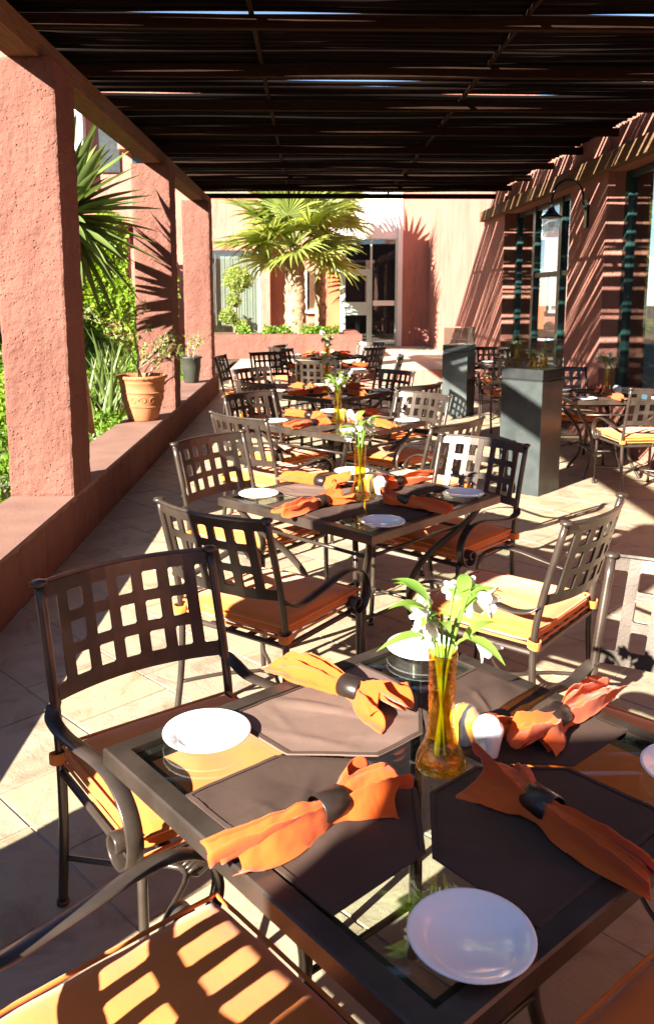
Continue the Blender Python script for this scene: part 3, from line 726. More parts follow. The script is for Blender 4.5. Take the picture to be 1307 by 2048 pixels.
# yucca in the garden
yk = thing('yucca_tree', 'spiky yucca with long sword leaves behind the near pillar', 'yucca', (-2.36, 8.5, -0.06))
MB().tube([(0.1, 0, 0), (0.03, 0, 0.9), (0, 0, 1.7), (0, 0, 2.43)], [0.12, 0.10, 0.09, 0.07], 10).build('trunk', M['bark'], yk, True)
def sword(L, W):
    mb = MB(); n = 6
    for i in range(n + 1):
        t = i / n; wd = W * (0.75 + 0.5 * math.sin(min(t * 2.2, 1) * 1.57) * 0.5) * (1 - t ** 2.6) + 0.001
        z = -0.10 * t * t * L
        mb.v += [(t * L, wd, z + wd * 0.55), (t * L, 0, z), (t * L, -wd, z + wd * 0.55)]
        if i: q = (i - 1) * 3; mb.f += [(q, q + 1, q + 4, q + 3), (q + 1, q + 2, q + 5, q + 4)]
    return mb.mesh('sword_leaf', M['yucca'], True)
SW = [sword(0.95, 0.058), sword(0.82, 0.062), sword(0.72, 0.052)]
r_ = random.Random(5)
for i in range(150):
    az = i * 2.399 + r_.uniform(-0.2, 0.2); el = R(-62 + 135 * (i / 150) ** 0.9) + r_.uniform(-.12, .12)
    f = obj('leaf', SW[i % 3], yk); f.location = (0, 0, 2.36 + 0.22 * i / 150); f.rotation_euler = (r_.uniform(-.4, .4), -el, az)
    k = r_.uniform(0.88, 1.12); f.scale = (k, k, k)
# iris clumps
BL = [sword(0.75, 0.020), sword(0.95, 0.024), sword(0.6, 0.02)]
for lab, x, y_, n in (('tall clump of blade leaves behind the carved terracotta pot', -2.75, 11.2, 34), ('clump of blade leaves in front of the vine wall', -3.6, 15.4, 34), ('small clump of blade leaves beside the leafy shrub', -2.5, 10.0, 18)):
    t = thing('iris_clump', lab, 'plant', (x, y_, -0.05))
    for i in range(n):
        f = obj('leaf', BL[i % 3], t); f.location = (r_.uniform(-.22, .22), r_.uniform(-.2, .2), 0.0)
        f.rotation_euler = (r_.uniform(-.5, .5), -R(r_.uniform(58, 88)), r_.uniform(0, 6.28)); k = r_.uniform(0.9, 1.4); f.scale = (k, k, k)

# pots on the wall
tpz = 0.3455
pt = thing('terracotta_pot', 'carved terracotta pot with wavy rim and sparse twiggy shrub on garden wall', 'plant pot', (-1.78, 9.0, tpz))
prof = [(0.0, 0.0), (0.150, 0.0), (0.158, 0.012), (0.20, 0.17), (0.222, 0.27), (0.226, 0.30), (0.229, 0.305), (0.226, 0.312), (0.236, 0.40), (0.240, 0.405), (0.237, 0.415), (0.245, 0.44), (0.262, 0.452), (0.266, 0.468), (0.255, 0.482), (0.236, 0.480), (0.228, 0.44), (0.215, 0.36), (0.0, 0.355)]
MB().lathe(prof, 64, wob=lambda i, a: 0.022 * math.sin(26 * a) if i in (12, 13, 14) else 0).build('pot', M['terracotta'], pt, True)
rel = MB()
for k in range(7):                                     # raised scroll relief round the belly
    a0 = 2 * math.pi * k / 7
    for sgn, da in ((1, 0.0), (-1, 0.42)):
        path = []
        for i in range(22):
            th = i * 0.36; rr = 0.042 * (1 - i / 26)
            u = rr * math.cos(th) * sgn; v = rr * math.sin(th)
            aa = a0 + da + u / 0.21; z = 0.225 + v; rad = 0.2005 + (z - 0.17) * 0.22
            path.append((rad * math.cos(aa), rad * math.sin(aa), z))
        rel.tube(path, [0.006 * (1 - 0.5 * i / 22) for i in range(22)], 5)
for zz, rad in ((0.305, 0.2285), (0.155, 0.1965)):
    for k in range(90):
        a = 2 * math.pi * k / 90; c = Vector((rad * math.cos(a), rad * math.sin(a), zz)); rel.box(c.x - .005, c.x + .005, c.y - .005, c.y + .005, c.z - .005, c.z + .005, 0.002)
rel.build('carved_relief', M['terracotta'], pt, True)
def twiggy(parent, z0, h, spread, nb, nl, seed, leafm):
    r_ = random.Random(seed); tw = MB(); lf = MB(); tips = []
    def grow(p, d, L, rad, lvl):
        n = 5; path = [p]; q = p.copy(); dd = d.copy()
        for i in range(n):
            dd = (dd + rvec(r_) * 0.22 + Vector((0, 0, 0.03))).normalized(); q = q + dd * L / n; path.append(q.copy())
        tw.tube(path, [rad * (1 - 0.45 * i / n) for i in range(n + 1)], 5, False)
        tips.append((path, dd))
        if lvl < 3:
            for k in range(3 if lvl else nb):
                b = path[r_.randint(2, n)]; grow(b, (dd + rvec(r_) * 0.95).normalized(), L * r_.uniform(0.45, 0.75), rad * 0.55, lvl + 1)
    for k in range(3): grow(Vector((r_.uniform(-.04, .04), r_.uniform(-.04, .04), z0)), Vector((r_.uniform(-spread, spread), r_.uniform(-spread, spread), 1)).normalized(), h * 0.6, 0.011, 0)
    for _ in range(nl):
        path, d = r_.choice(tips); p = r_.choice(path[1:]); leaf_faces(lf, p, (rvec(r_) + Vector((0, 0, .3))).normalized(), rvec(r_), r_.uniform(0.03, 0.065), 0.03)
    tw.build('twigs', M['twig'], parent, True); lf.build('leaves', leafm, parent)
MB().lathe([(0, 0.357), (0.15, 0.362), (0.214, 0.358)], 24).build('soil', M['soil'], pt)
twiggy(pt, 0.35, 0.85, 0.45, 4, 420, 3, M['topiary'])
pt2 = thing('dark_pot', 'dark tapered pot with ribbed rim beside the last pillar', 'plant pot', (-1.79, 12.82, tpz))
MB().lathe([(0.0, 0), (0.10, 0.0), (0.108, 0.01), (0.145, 0.24), (0.15, 0.36), (0.168, 0.372), (0.17, 0.395), (0.155, 0.402), (0.14, 0.39), (0.132, 0.32), (0, 0.315)], 40, wob=lambda i, a: 0.02 * math.sin(22 * a) if i in (5, 6) else 0).build('pot', M['darkpot'], pt2, True)
MB().lathe([(0, 0.318), (0.133, 0.322)], 20).build('soil', M['soil'], pt2)
twiggy(pt2, 0.32, 0.45, 0.3, 2, 60, 8, M['vine'])

# ------------------------------------------------------------------ chair
SEATZ = 0.425
def scroll_arm(s):
    x = 0.268 * s
    pts = [(0.252 * s, -0.262, 0.590), (x, -0.232, 0.568), (x, -0.16, 0.556), (x, -0.04, 0.572), (x, 0.08, 0.592), (x, 0.17, 0.588), (x, 0.232, 0.552), (x, 0.258, 0.495), (x, 0.246, 0.440), (x, 0.208, 0.408),
           (x, 0.165, 0.412), (x, 0.147, 0.442), (x, 0.163, 0.470), (x, 0.190, 0.467), (x, 0.196, 0.445), (x, 0.180, 0.437)]
    return MB().strap(smooth_path(pts, 5), (1, 0, 0), 0.040, 0.0085)
def back_panel():
    # lattice: wide flat bars round 3 x 5 openings, bowed backwards
    us = [-0.243, -0.203]; 
    bw, hw = 0.030, 0.0452
    u = -0.203
    for i in range(5): u += bw; us.append(u); u += hw; us.append(u)
    u += bw; us.append(u); us.append(0.243)
    zs = [0.590, 0.628, 0.685, 0.712, 0.769, 0.796, 0.850, 0.888]
    th = 0.009
    def P(u, z, k):
        bow = 0.052 * (1 - (u / 0.245) ** 2)
        lean = -0.268 - (z - 0.60) * 0.26
        return (u, lean - bow + (th / 2 if k else -th / 2), z)
    mb = MB(); nu, nz = len(us), len(zs)
    def solid(i, j):
        if i < 0 or j < 0 or i >= nu - 1 or j >= nz - 1: return False
        if j in (0, nz - 2): return True
        if i in (0, nu - 2): return False
        if i % 2 == 1: return True
        return j % 2 == 0
    idx = {}
    def V(i, j, k):
        if (i, j, k) not in idx: idx[(i, j, k)] = len(mb.v); mb.v.append(P(us[i], zs[j], k))
        return idx[(i, j, k)]
    for i in range(nu - 1):
        for j in range(nz - 1):
            if solid(i, j):
                mb.f.append((V(i, j, 0), V(i + 1, j, 0), V(i + 1, j + 1, 0), V(i, j + 1, 0)))
                mb.f.append((V(i, j, 1), V(i, j + 1, 1), V(i + 1, j + 1, 1), V(i + 1, j, 1)))
                if not solid(i - 1, j): mb.f.append((V(i, j, 0), V(i, j + 1, 0), V(i, j + 1, 1), V(i, j, 1)))
                if not solid(i + 1, j): mb.f.append((V(i + 1, j, 0), V(i + 1, j, 1), V(i + 1, j + 1, 1), V(i + 1, j + 1, 0)))
                if not solid(i, j - 1): mb.f.append((V(i, j, 0), V(i, j, 1), V(i + 1, j, 1), V(i + 1, j, 0)))
                if not solid(i, j + 1): mb.f.append((V(i, j + 1, 0), V(i + 1, j + 1, 0), V(i + 1, j + 1, 1), V(i, j + 1, 1)))
            else:                                          # soften the corners of each opening
                c = min(0.0045, (us[i + 1] - us[i]) * 0.25)
                for su, sz in ((0, 0), (1, 0), (1, 1), (0, 1)):
                    u0 = us[i + su]; z0 = zs[j + sz]
                    if i in (0, nu - 2) and not (j in (1, nz - 3)): continue
                    if i in (0, nu - 2) and ((j == 1 and sz == 1) or (j == nz - 3 and sz == 0)) and nz > 4: continue
                    du = c if su == 0 else -c; dz = c if sz == 0 else -c
                    o = len(mb.v)
                    for k in (0, 1): mb.v += [P(u0, z0, k), P(u0 + du, z0, k), P(u0, z0 + dz, k)]
                    mb.f += [(o, o + 1, o + 2), (o + 3, o + 5, o + 4), (o + 1, o + 4, o + 5, o + 2)]
    # rolled top edge
    top = [P(-0.243 + 0.486 * i / 16, 0.888, 0) for i in range(17)]
    mb.tube([(p[0], p[1] + th / 2, p[2]) for p in top], 0.0075, 6)
    return mb
def cushion_mb():
    mb = MB(); n = 22; hx, hy = 0.252, 0.245
    def sup(t): return math.copysign(abs(t) ** 0.9, t)
    def pt(i, j, side):
        a = -1 + 2 * i / n; b = -1 + 2 * j / n
        x, y_ = a * hx, b * hy
        r2 = max(abs(a), abs(b))
        corner = (abs(a) * abs(b)) ** 6 * 0.007
        x -= math.copysign(corner, a); y_ -= math.copysign(corner, b)
        ed = (1 - r2 ** 7)
        puff = 0.015 * (1 - a * a) * (1 - b * b) + 0.032 * ed ** 0.28 + 0.006 * noise.noise(Vector((a * 2.2, b * 2.2, side * 3.0))) + 0.003 * noise.noise(Vector((a * 6, b * 5, side * 3.0))) * (1 - r2 ** 4)
        puff -= 0.004 * math.exp(-((abs(a) - 0.86) / 0.05) ** 2) * math.exp(-((abs(b) - 0.82) / 0.12) ** 2)
        return (x, y_, SEATZ + 0.036 + side * puff * (1.0 if side > 0 else 0.75))
    for side in (1, -1):
        o = len(mb.v)
        for i in range(n + 1):
            for j in range(n + 1): mb.v.append(pt(i, j, side))
        for i in range(n):
            for j in range(n):
                q = (o + i * (n + 1) + j, o + (i + 1) * (n + 1) + j, o + (i + 1) * (n + 1) + j + 1, o + i * (n + 1) + j + 1)
                mb.f.append(q if side > 0 else tuple(reversed(q)))
    return mb
def make_chair():
    t = bpy.data.objects.new('patio_chair', None); COL.objects.link(t); t.empty_display_size = 0.1
    tag(t, 'chair', 'chair', 'lattice-back chairs set round the terrace tables')
    for s in (-1, 1):
        pth = smooth_path([(0.25 * s, -0.285, 0.0), (0.25 * s, -0.247, 0.22), (0.25 * s, -0.238, 0.43), (0.25 * s, -0.262, 0.60), (0.25 * s, -0.335, 0.885)], 5)
        lg = MB().tube(pth, 0.0128, 10).build('back_post', M['bronze'], t, True)
        MB().lathe([(0.012, -0.006), (0.013, 0.0), (0.021, 0.004), (0.0225, 0.010), (0.018, 0.016), (0.0, 0.019)], 14, (0.25 * s, -0.336, 0.882)).build('finial', M['bronze'], lg, True)
        MB().lathe([(0.0, 0.0), (0.016, 0.0), (0.017, 0.012), (0.012, 0.02)], 10, (0.25 * s, -0.285, 0.0)).build('foot', M['bronze'], lg, True)
        fl_ = MB().tube(smooth_path([(0.245 * s, 0.235, SEATZ), (0.247 * s, 0.238, 0.2), (0.25 * s, 0.25, 0.0)], 4), 0.0115, 10).build('front_leg', M['bronze'], t, True)
        MB().lathe([(0.0, 0.0), (0.015, 0.0), (0.016, 0.012), (0.011, 0.02)], 10, (0.25 * s, 0.25, 0.0)).build('foot', M['bronze'], fl_, True)
        scroll_arm(s).build('arm', M['bronze'], t, True)
        MB().tube(smooth_path([(0.247 * s, 0.243, 0.155), (0.15 * s, 0.13, 0.165), (0.028 * s, 0.0, 0.17), (0.15 * s, -0.13, 0.165), (0.25 * s, -0.258, 0.155)], 6), 0.0078, 7).build('stretcher', M['bronze'], t, True)
        MB().tube([(0.25 * s, 0.235, 0.43), (0.262 * s, 0.215, 0.425)], 0.006, 6).build('arm_bolt', M['bronze'], t, True)
    cl = MB()
    for k in (-0.016, 0, 0.016): cl.tube([(-0.034, k - 0.0, 0.17), (0.0, k, 0.184), (0.034, k, 0.17), (0.0, k, 0.156), (-0.034, k, 0.17)], 0.0065, 6, False)
    cl.build('collar', M['bronze'], t, True)
    fr = MB()
    for a, b in (((-0.25, 0.235), (0.25, 0.235)), ((-0.25, -0.238), (0.25, -0.238)), ((-0.25, -0.238), (-0.25, 0.235)), ((0.25, -0.238), (0.25, 0.235))):
        fr.tube([(a[0], a[1], SEATZ - 0.012), (b[0], b[1], SEATZ - 0.012)], 0.0105, 8)
    for k in range(5):
        x = -0.18 + 0.09 * k; fr.strap([(x, -0.238, SEATZ - 0.002), (x, 0.235, SEATZ - 0.002)], (1, 0, 0), 0.035, 0.003)
    fr.build('seat_frame', M['bronze'], t)
    back_panel().build('back_panel', M['bronze'], t)
    cu = cushion_mb().build('cushion', M['cushion'], t, True)
    for zz in (SEATZ + 0.058, SEATZ + 0.016):
        c_ = 0.245; d_ = 0.238; pp = smooth_path([(-c_ + .012, -d_, zz), (0, -d_ - .002, zz), (c_ - .012, -d_, zz), (c_, -d_ + .012, zz), (c_ + .002, 0, zz), (c_, d_ - .012, zz), (c_ - .012, d_, zz), (0, d_ + .002, zz), (-c_ + .012, d_, zz), (-c_, d_ - .012, zz), (-c_ - .002, 0, zz), (-c_, -d_ + .012, zz), (-c_ + .012, -d_, zz)], 3)
        MB().tube(pp, 0.0045, 6, False).build('piping', M['cushion'], cu, True)
    for s in (-1, 1):
        tie = MB().strap(smooth_path([(0.232 * s, -0.222, SEATZ + 0.03), (0.268 * s, -0.226, SEATZ + 0.028), (0.272 * s, -0.258, SEATZ + 0.022), (0.24 * s, -0.262, SEATZ + 0.02), (0.222 * s, -0.24, SEATZ + 0.026)], 4), (0, 0, 1), 0.03, 0.004)
        tie.build('tie', M['cushion'], cu, True)
    return t
CHAIR = make_chair(); chair_used = [False]
def place_chair(x, y_, facing, label, group=None):
    """x, y: middle of the back's top edge; facing in degrees"""
    f = Vector((math.cos(R(facing)), math.sin(R(facing)), 0)); c = Vector((x, y_, 0)) + f * 0.355
    o = CHAIR if not chair_used[0] else copy_tree(CHAIR)
    chair_used[0] = True
    o.scale = (1.03, 1.03, 1.03); o.location = c; o.rotation_euler = (0, 0, R(facing - 90)); o['label'] = label
    return o

# ------------------------------------------------------------------ table and table setting
TZ, TS2 = 0.747, 0.465
def make_table():
    t = bpy.data.objects.new('glass_table', None); COL.objects.link(t); t.empty_display_size = 0.1
    tag(t, 'table', 'table', 'square glass-topped terrace tables')
    W, w_, z0, z1 = TS2, 0.042, TZ - 0.036, TZ + 0.002
    for k in range(4):
        mb = MB(); a = [(-W, W), (W, W), (W - w_, W - w_), (-W + w_, W - w_)]
        vs = [(x, y_, z) for z in (z0, z1 - 0.004) for x, y_ in a] + [(x * (1 - 0.004 / W), y_ * (1 - 0.004 / W), z1) if i < 2 else (x, y_, z1) for i, (x, y_) in enumerate(a)]
        fs = [(0, 1, 2, 3)] + [tuple(reversed(q)) for q in [(0, 1, 5, 4), (1, 2, 6, 5), (2, 3, 7, 6), (3, 0, 4, 7), (4, 5, 9, 8), (5, 6, 10, 9), (6, 7, 11, 10), (7, 4, 8, 11), (8, 9, 10, 11)]]
        mb.add(vs, [tuple(reversed(f)) for f in fs]).xf(Matrix.Rotation(R(90) * k, 4, 'Z')).build('frame_rail', M['bronze'], t)
    i_ = W - w_
    lip = MB()
    for k in range(4):
        q = MB().box(-i_ + 0.0005, i_ - 0.0005, i_ - 0.022, i_ - 0.0005, TZ - 0.030, TZ - 0.0125); lip.join(q, Matrix.Rotation(R(90) * k, 4, 'Z'))
    lip.build('glass_ledge', M['bronze'], t)
    MB().box(-i_ + 0.002, i_ - 0.002, -i_ + 0.002, i_ - 0.002, TZ - 0.012, TZ - 0.004).build('glass_top', M['tableglass'], t)
    for k in range(4):
        c = math.sqrt(0.5)
        def rad(r_, z): return (r_ * c, r_ * c, z)
        pth = smooth_path([rad(0.57, TZ - 0.037), rad(0.50, 0.62), rad(0.34, 0.48), rad(0.245, 0.34), rad(0.25, 0.18), rad(0.33, 0.05), rad(0.36, 0.0)], 6)
        MB().tube(pth, 0.0155, 10).xf(Matrix.Rotation(R(90) * k, 4, 'Z')).build('leg', M['bronze'], t, True)
    for z, rr in ((0.24, 0.245), (0.60, 0.46)):
        st = MB()
        for k in range(4):
            a1, a2 = R(45 + 90 * k), R(135 + 90 * k); st.tube([(rr * math.cos(a1), rr * math.sin(a1), z), (rr * math.cos(a2), rr * math.sin(a2), z)], 0.008, 7)
        st.build('stretcher', M['bronze'], t, True)
    return t
TABLE = make_table(); table_used = [False]
def plate_mesh():
    return MB().lathe([(0.0, 0.002), (0.052, 0.002), (0.054, 0.0), (0.058, 0.0), (0.062, 0.006), (0.091, 0.0165), (0.0935, 0.0185), (0.0925, 0.0205), (0.088, 0.0195), (0.066, 0.0115), (0.060, 0.0075), (0.0, 0.0068)], 48).mesh('bread_plate', M['china'], True)
PLATE = plate_mesh()
def mat_meshes(seed):
    r_ = random.Random(seed); n = 26
    out = [(-0.208, 0.0), (0.208, 0.0), (0.204, 0.215), (0.068, 0.342), (-0.068, 0.342), (-0.204, 0.215)]
    def inside_scale(a):                               # distance from centre to outline along angle a
        c = (0, 0.17); best = 9
        d = (math.cos(a), math.sin(a))
        for i in range(6):
            p, q = out[i], out[(i + 1) % 6]; ex, ey = q[0] - p[0], q[1] - p[1]
            den = d[0] * ey - d[1] * ex
            if abs(den) < 1e-9: continue
            tt = ((p[0] - c[0]) * ey - (p[1] - c[1]) * ex) / den; ss = ((p[0] - c[0]) * d[1] - (p[1] - c[1]) * d[0]) / den
            if tt > 0 and -1e-6 <= ss <= 1 + 1e-6: best = min(best, tt)
        return best
    na = 120; rings = 22; mb = MB(); hem = MB(); off = Vector((seed * 7.1, 0, 0))
    cre = [(r_.uniform(-.2, .2), r_.uniform(0.0, .34), r_.uniform(0, 3.14), r_.uniform(.003, .0065), r_.uniform(.006, .013), r_.uniform(.05, .12)) for _ in range(7)]
    def hz(x, y_, k):
        wr = max(0, noise.noise(Vector((x * 5.5, y_ * 5.5, 0)) + off)) * 0.012 + max(0, noise.noise(Vector((x * 16 + y_ * 9, y_ * 5, 2)) + off) - 0.1) * 0.016
        for cx_, cy_, ca_, ch_, cw_, cl_ in cre:
            dx, dy = x - cx_, y_ - cy_; al = dx * math.cos(ca_) + dy * math.sin(ca_); ac = -dx * math.sin(ca_) + dy * math.cos(ca_) + 0.25 * al * al
            wr += ch_ * math.exp(-(ac / cw_) ** 2 - (al / cl_) ** 2)
        return 0.0022 + wr * (0.25 + 0.75 * k)
    angs = sorted([2 * math.pi * i / na for i in range(na)] + [math.atan2(y_ - 0.17, x) % (2 * math.pi) for x, y_ in out])
    sc_ = [inside_scale(a + 1e-7) for a in angs]; m = len(angs)
    mb.v.append((0, 0.17, hz(0, 0.17, 1)))
    for k in range(1, rings + 1):
        for a, s_ in zip(angs, sc_):
            x = math.cos(a) * s_ * k / rings; y_ = 0.17 + math.sin(a) * s_ * k / rings
            mb.v.append((x, y_, hz(x, y_, 1 - (k / rings) ** 3)))
    for j in range(m): mb.f.append((0, 1 + j, 1 + (j + 1) % m))
    for k in range(rings - 1):
        for j in range(m):
            a = 1 + k * m + j; b = 1 + k * m + (j + 1) % m; mb.f.append((a, a + m, b + m, b))
    o = len(mb.v); lastr = 1 + (rings - 1) * m
    for j in range(m): x, y_, z = mb.v[lastr + j]; mb.v.append((x, y_, z - 0.0020))
    for j in range(m): b = (j + 1) % m; mb.f.append((lastr + j, o + j, o + b, lastr + b))
    hp = []
    for a, s_ in zip(angs, sc_):
        for q, dz in ((0.995, 0.0012), (0.945, 0.0022)):
            x = math.cos(a) * s_ * q; y_ = 0.17 + math.sin(a) * s_ * q; kk = 1 - q ** 3; hem.v.append((x, y_, hz(x, y_, kk) + dz))
    for j in range(m): b = (j + 1) % m; hem.f.append((2 * j, 2 * b, 2 * b + 1, 2 * j + 1))
    return mb.mesh('placemat', M['mat'], True), hem.mesh('hem', M['hem'], True)
MATS = [mat_meshes(s) for s in range(4)]
FADED = MATS[1][0].copy(); FADED.materials.clear(); FADED.materials.append(M['mat_faded'])  # mat mesh that carries the painted-in sunlight
def napkin_meshes(seed):
    """a pleated napkin drawn through a ring: ruffled bunch one side, long soft tail the other; axis along x"""
    r_ = random.Random(seed); mb = MB(); nq, nsx = 96, 60
    p1, p2, p3 = r_.uniform(0, 6), r_.uniform(0, 6), r_.uniform(0, 6); npl = r_.choice((2.5, 3.0, 3.5))
    tw = r_.uniform(-0.25, 0.25)
    def S(s, q):
        a = (q - 0.5) * 2                                    # -1..1 across the gathered cloth
        if s < 0:
            t = -s; L = 0.015 + 0.105 * t; W = 0.020 + 0.060 * t ** 0.7; h = 0.038 + 0.016 * math.sin(t * 2.0) - 0.012 * t; A = 0.003 + 0.017 * t; x = -L
        else:
            t = s; L = 0.015 + 0.215 * t; W = 0.020 + 0.030 * math.sin(min(1, t * 1.35) * 1.57) - 0.008 * t; h = 0.038 + 0.010 * math.sin(t * 3.0) - 0.016 * t; A = 0.003 + 0.010 * math.sin(min(1, t * 1.2) * 1.57); x = L
        arch = max(0.0, 1 - abs(a) ** 2.6)
        ph = 2 * math.pi * npl * q * (0.9 + 0.2 * math.sin(p3)) + p1 + s * 1.3
        wv = math.sin(ph) + 0.35 * math.sin(2 * ph + p2)
        z = 0.003 + h * arch + A * wv * (0.35 + 0.65 * arch)
        y_ = a * W + A * 0.9 * math.cos(ph + 0.6) * (0.3 + 0.7 * abs(s))
        y_ += 0.010 * math.sin(s * 2.3 + p2) + tw * 0.10 * s * abs(s)
        xe = (0.020 * math.sin(ph * 0.5 + p3) + 0.012 * math.sin(ph + p2)) * abs(s) ** 4
        x += (xe if s > 0 else -xe)
        z += 0.006 * noise.noise(Vector((x * 22, y_ * 22, seed))) + 0.0028 * noise.noise(Vector((x * 40, y_ * 85, seed + 3))) + 0.0016 * noise.noise(Vector((x * 120, y_ * 120, seed)))
        if s < 0: z += 0.016 * t ** 2 * math.sin(ph * 0.5 + p1); x += 0.020 * t * t * arch * math.sin(ph * 0.5)
        return (x, y_, max(0.0015, z))
    for i in range(nsx + 1):
        s = -1 + 2 * i / nsx
        for j in range(nq + 1): mb.v.append(S(s, j / nq))
    for i in range(nsx):
        for j in range(nq):
            a = i * (nq + 1) + j; mb.f.append((a, a + nq + 1, a + nq + 2, a + 1))
    # folded layer tucked inside the tail and the bunch
    o = len(mb.v); n2 = 40
    for i in range(n2 + 1):
        s = -1 + 2 * i / n2
        for j in range(nq + 1):
            x, y_, z = S(s * 0.93, j / nq); yo = 0.010 * math.sin(s * 2.3 + p2); mb.v.append((x, (y_ - yo) * 0.72 + yo, max(0.0012, z * 0.62)))
    for i in range(n2):
        for j in range(nq):
            a = o + i * (nq + 1) + j; mb.f.append((a, a + nq + 1, a + nq + 2, a + 1))
    rg = MB(); n = 32; zc = 0.0205
    for (x, k) in ((-0.029, 1.0), (-0.0275, 1.06), (0.0275, 1.06), (0.029, 1.0)):
        for j in range(n):
            a = 2 * math.pi * j / n; rg.v.append((x, math.cos(a) * 0.0285 * k, max(0.0, zc + 0.003 + math.sin(a) * 0.0245 * k)))
    for i in range(3):
        for j in range(n):
            a = i * n + j; b = i * n + (j + 1) % n; rg.f.append((a, b, b + n, a + n))
    return mb.mesh('napkin', M['napkin'], True), rg.mesh('napkin_ring', M['ring'], True)
NAPS = [napkin_meshes(s) for s in (1, 2, 3, 4, 5, 6)]
def vase_meshes():
    outer = [(0.0, 0.0), (0.046, 0.0), (0.051, 0.006), (0.050, 0.018), (0.043, 0.036), (0.034, 0.054), (0.0285, 0.075), (0.0265, 0.10), (0.026, 0.15), (0.0265, 0.20), (0.028, 0.236), (0.0295, 0.244)]
    inner = [(0.0270, 0.244), (0.0255, 0.232), (0.0238, 0.20), (0.0234, 0.15), (0.0236, 0.10), (0.025, 0.075), (0.030, 0.055), (0.037, 0.038), (0.042, 0.02), (0.0, 0.012)]
    v = MB().lathe(outer + inner, 28, wob=lambda i, a: 0.022 * math.sin(6 * a + i * 1.1) if 3 < i < 19 else 0)
    return v.mesh('vase', M['amber'], True)
VASE = vase_meshes()
def flower_parts(seed):
    r_ = random.Random(seed); out = []
    for k in range(8):
        st = MB(); leaves = []; heads = []
        a = k * 2.4 + r_.uniform(-.3, .3); sp = r_.uniform(0.015, 0.07); h = r_.uniform(0.28, 0.37)
        tip = Vector((sp * math.cos(a), sp * math.sin(a), h))
        b = Vector((-0.012 * math.cos(a), -0.012 * math.sin(a), 0.03))
        pth = smooth_path([b, Vector((0.014 * math.cos(a), 0.014 * math.sin(a), 0.235)), tip * 0.8 + Vector((0, 0, 0.06)), tip], 4)
        st.tube(pth, [0.0032] * len(pth), 6); d = (pth[-1] - pth[-3]).normalized()
        for q in range(2):
            p = pth[r_.randint(6, len(pth) - 2)]; aa = a + r_.uniform(-1.3, 1.3); dd = Vector((math.cos(aa), math.sin(aa), r_.uniform(0.1, 1.0))).normalized()
            L = r_.uniform(0.07, 0.125); lf = MB(); long_leaf(lf, p, dd, L, L * 0.16); leaves.append(lf.mesh('leaf', M['stem'], True))
        for q in range(2 if k < 3 else 1):
            pe = MB(); dd = (d + rvec(r_) * 0.55).normalized(); c = tip + dd * 0.004 + rvec(r_) * 0.010; ax = dd.orthogonal().normalized()
            ope = r_.uniform(0.22, 0.5)
            for m_ in range(6):
                side = Matrix.Rotation(m_ * 1.047, 3, dd) @ ax; L = r_.uniform(0.030, 0.042)
                petal(pe, c, (dd + side * ope).normalized(), side, L, 0.021 if m_ % 2 else 0.016)
            heads.append(pe.mesh('flower', M['petal'], True))
        out.append((st.mesh('stem', M['stem'], True), leaves, heads))
    return out
def add_bouquet(F, parent, scale=None):
    for st, leaves, heads in F:
        o = obj('stem', st, parent)
        if scale: o.scale = scale
        for m_ in leaves: obj('leaf', m_, o)
        for m_ in heads: obj('flower', m_, o)
def long_leaf(mb, p, d, L, W):
    s = d.cross(Vector((0, 0, 1))); s = s.normalized() if s.length > 1e-4 else Vector((1, 0, 0)); n = s.cross(d); o = len(mb.v)
    for i in range(7):
        t = i / 6; wd = W * math.sin(math.pi * (0.06 + 0.94 * t) ** 0.8) * 0.9 + 0.0004; c = p + d * L * t - Vector((0, 0, 1)) * L * 0.45 * t * t
        mb.v += [tuple(c + s * wd + n * wd * 0.35), tuple(c), tuple(c - s * wd + n * wd * 0.35)]
        if i: q = o + (i - 1) * 3; mb.f += [(q, q + 1, q + 4, q + 3), (q + 1, q + 2, q + 5, q + 4)]
def petal(mb, c, d, out, L, W):
    s = d.cross(out); s = s.normalized() if s.length > 1e-4 else d.orthogonal(); o = len(mb.v)
    for i in range(5):
        t = i / 4; wd = W * 0.5 * (0.25 + 0.75 * math.sin(math.pi * (0.12 + 0.62 * t))) if t < 1 else W * 0.22
        p = c + d * L * t + out * L * 0.35 * t * t
        mb.v += [tuple(p + s * wd + out * wd * -0.3), tuple(p), tuple(p - s * wd + out * wd * -0.3)]
        if i: q = o + (i - 1) * 3; mb.f += [(q, q + 1, q + 4, q + 3), (q + 1, q + 2, q + 5, q + 4)]
FLOW = [flower_parts(s) for s in (1, 4, 9)]
def shaker_mesh():
    def wob(i, a): return 0.055 * (abs(math.cos(3 * a)) - 0.6) if 0 < i < 6 else 0
    return MB().lathe([(0.0, 0.0), (0.017, 0.0), (0.0185, 0.003), (0.0245, 0.036), (0.0275, 0.052), (0.0262, 0.059), (0.0205, 0.064), (0.0175, 0.071), (0.010, 0.0755), (0.0, 0.077)], 36, wob=wob).mesh('shaker', M['china'], True)
SHAKER = shaker_mesh()
HOLES = MB()
for k in range(7):
    a = k * 1.047; rr = 0.006 if k else 0.0
    HOLES.lathe([(0.0011, 0.0), (0.0011, 0.0006), (0, 0.0006)], 6, (rr * math.cos(a), rr * math.sin(a), 0.0766 - (0.0010 if k else 0)))
HOLES = HOLES.mesh('shaker_holes', M['ring'])
ORD = {1: 'first', 2: 'second', 3: 'third', 4: 'fourth', 5: 'fifth', 6: 'sixth'}
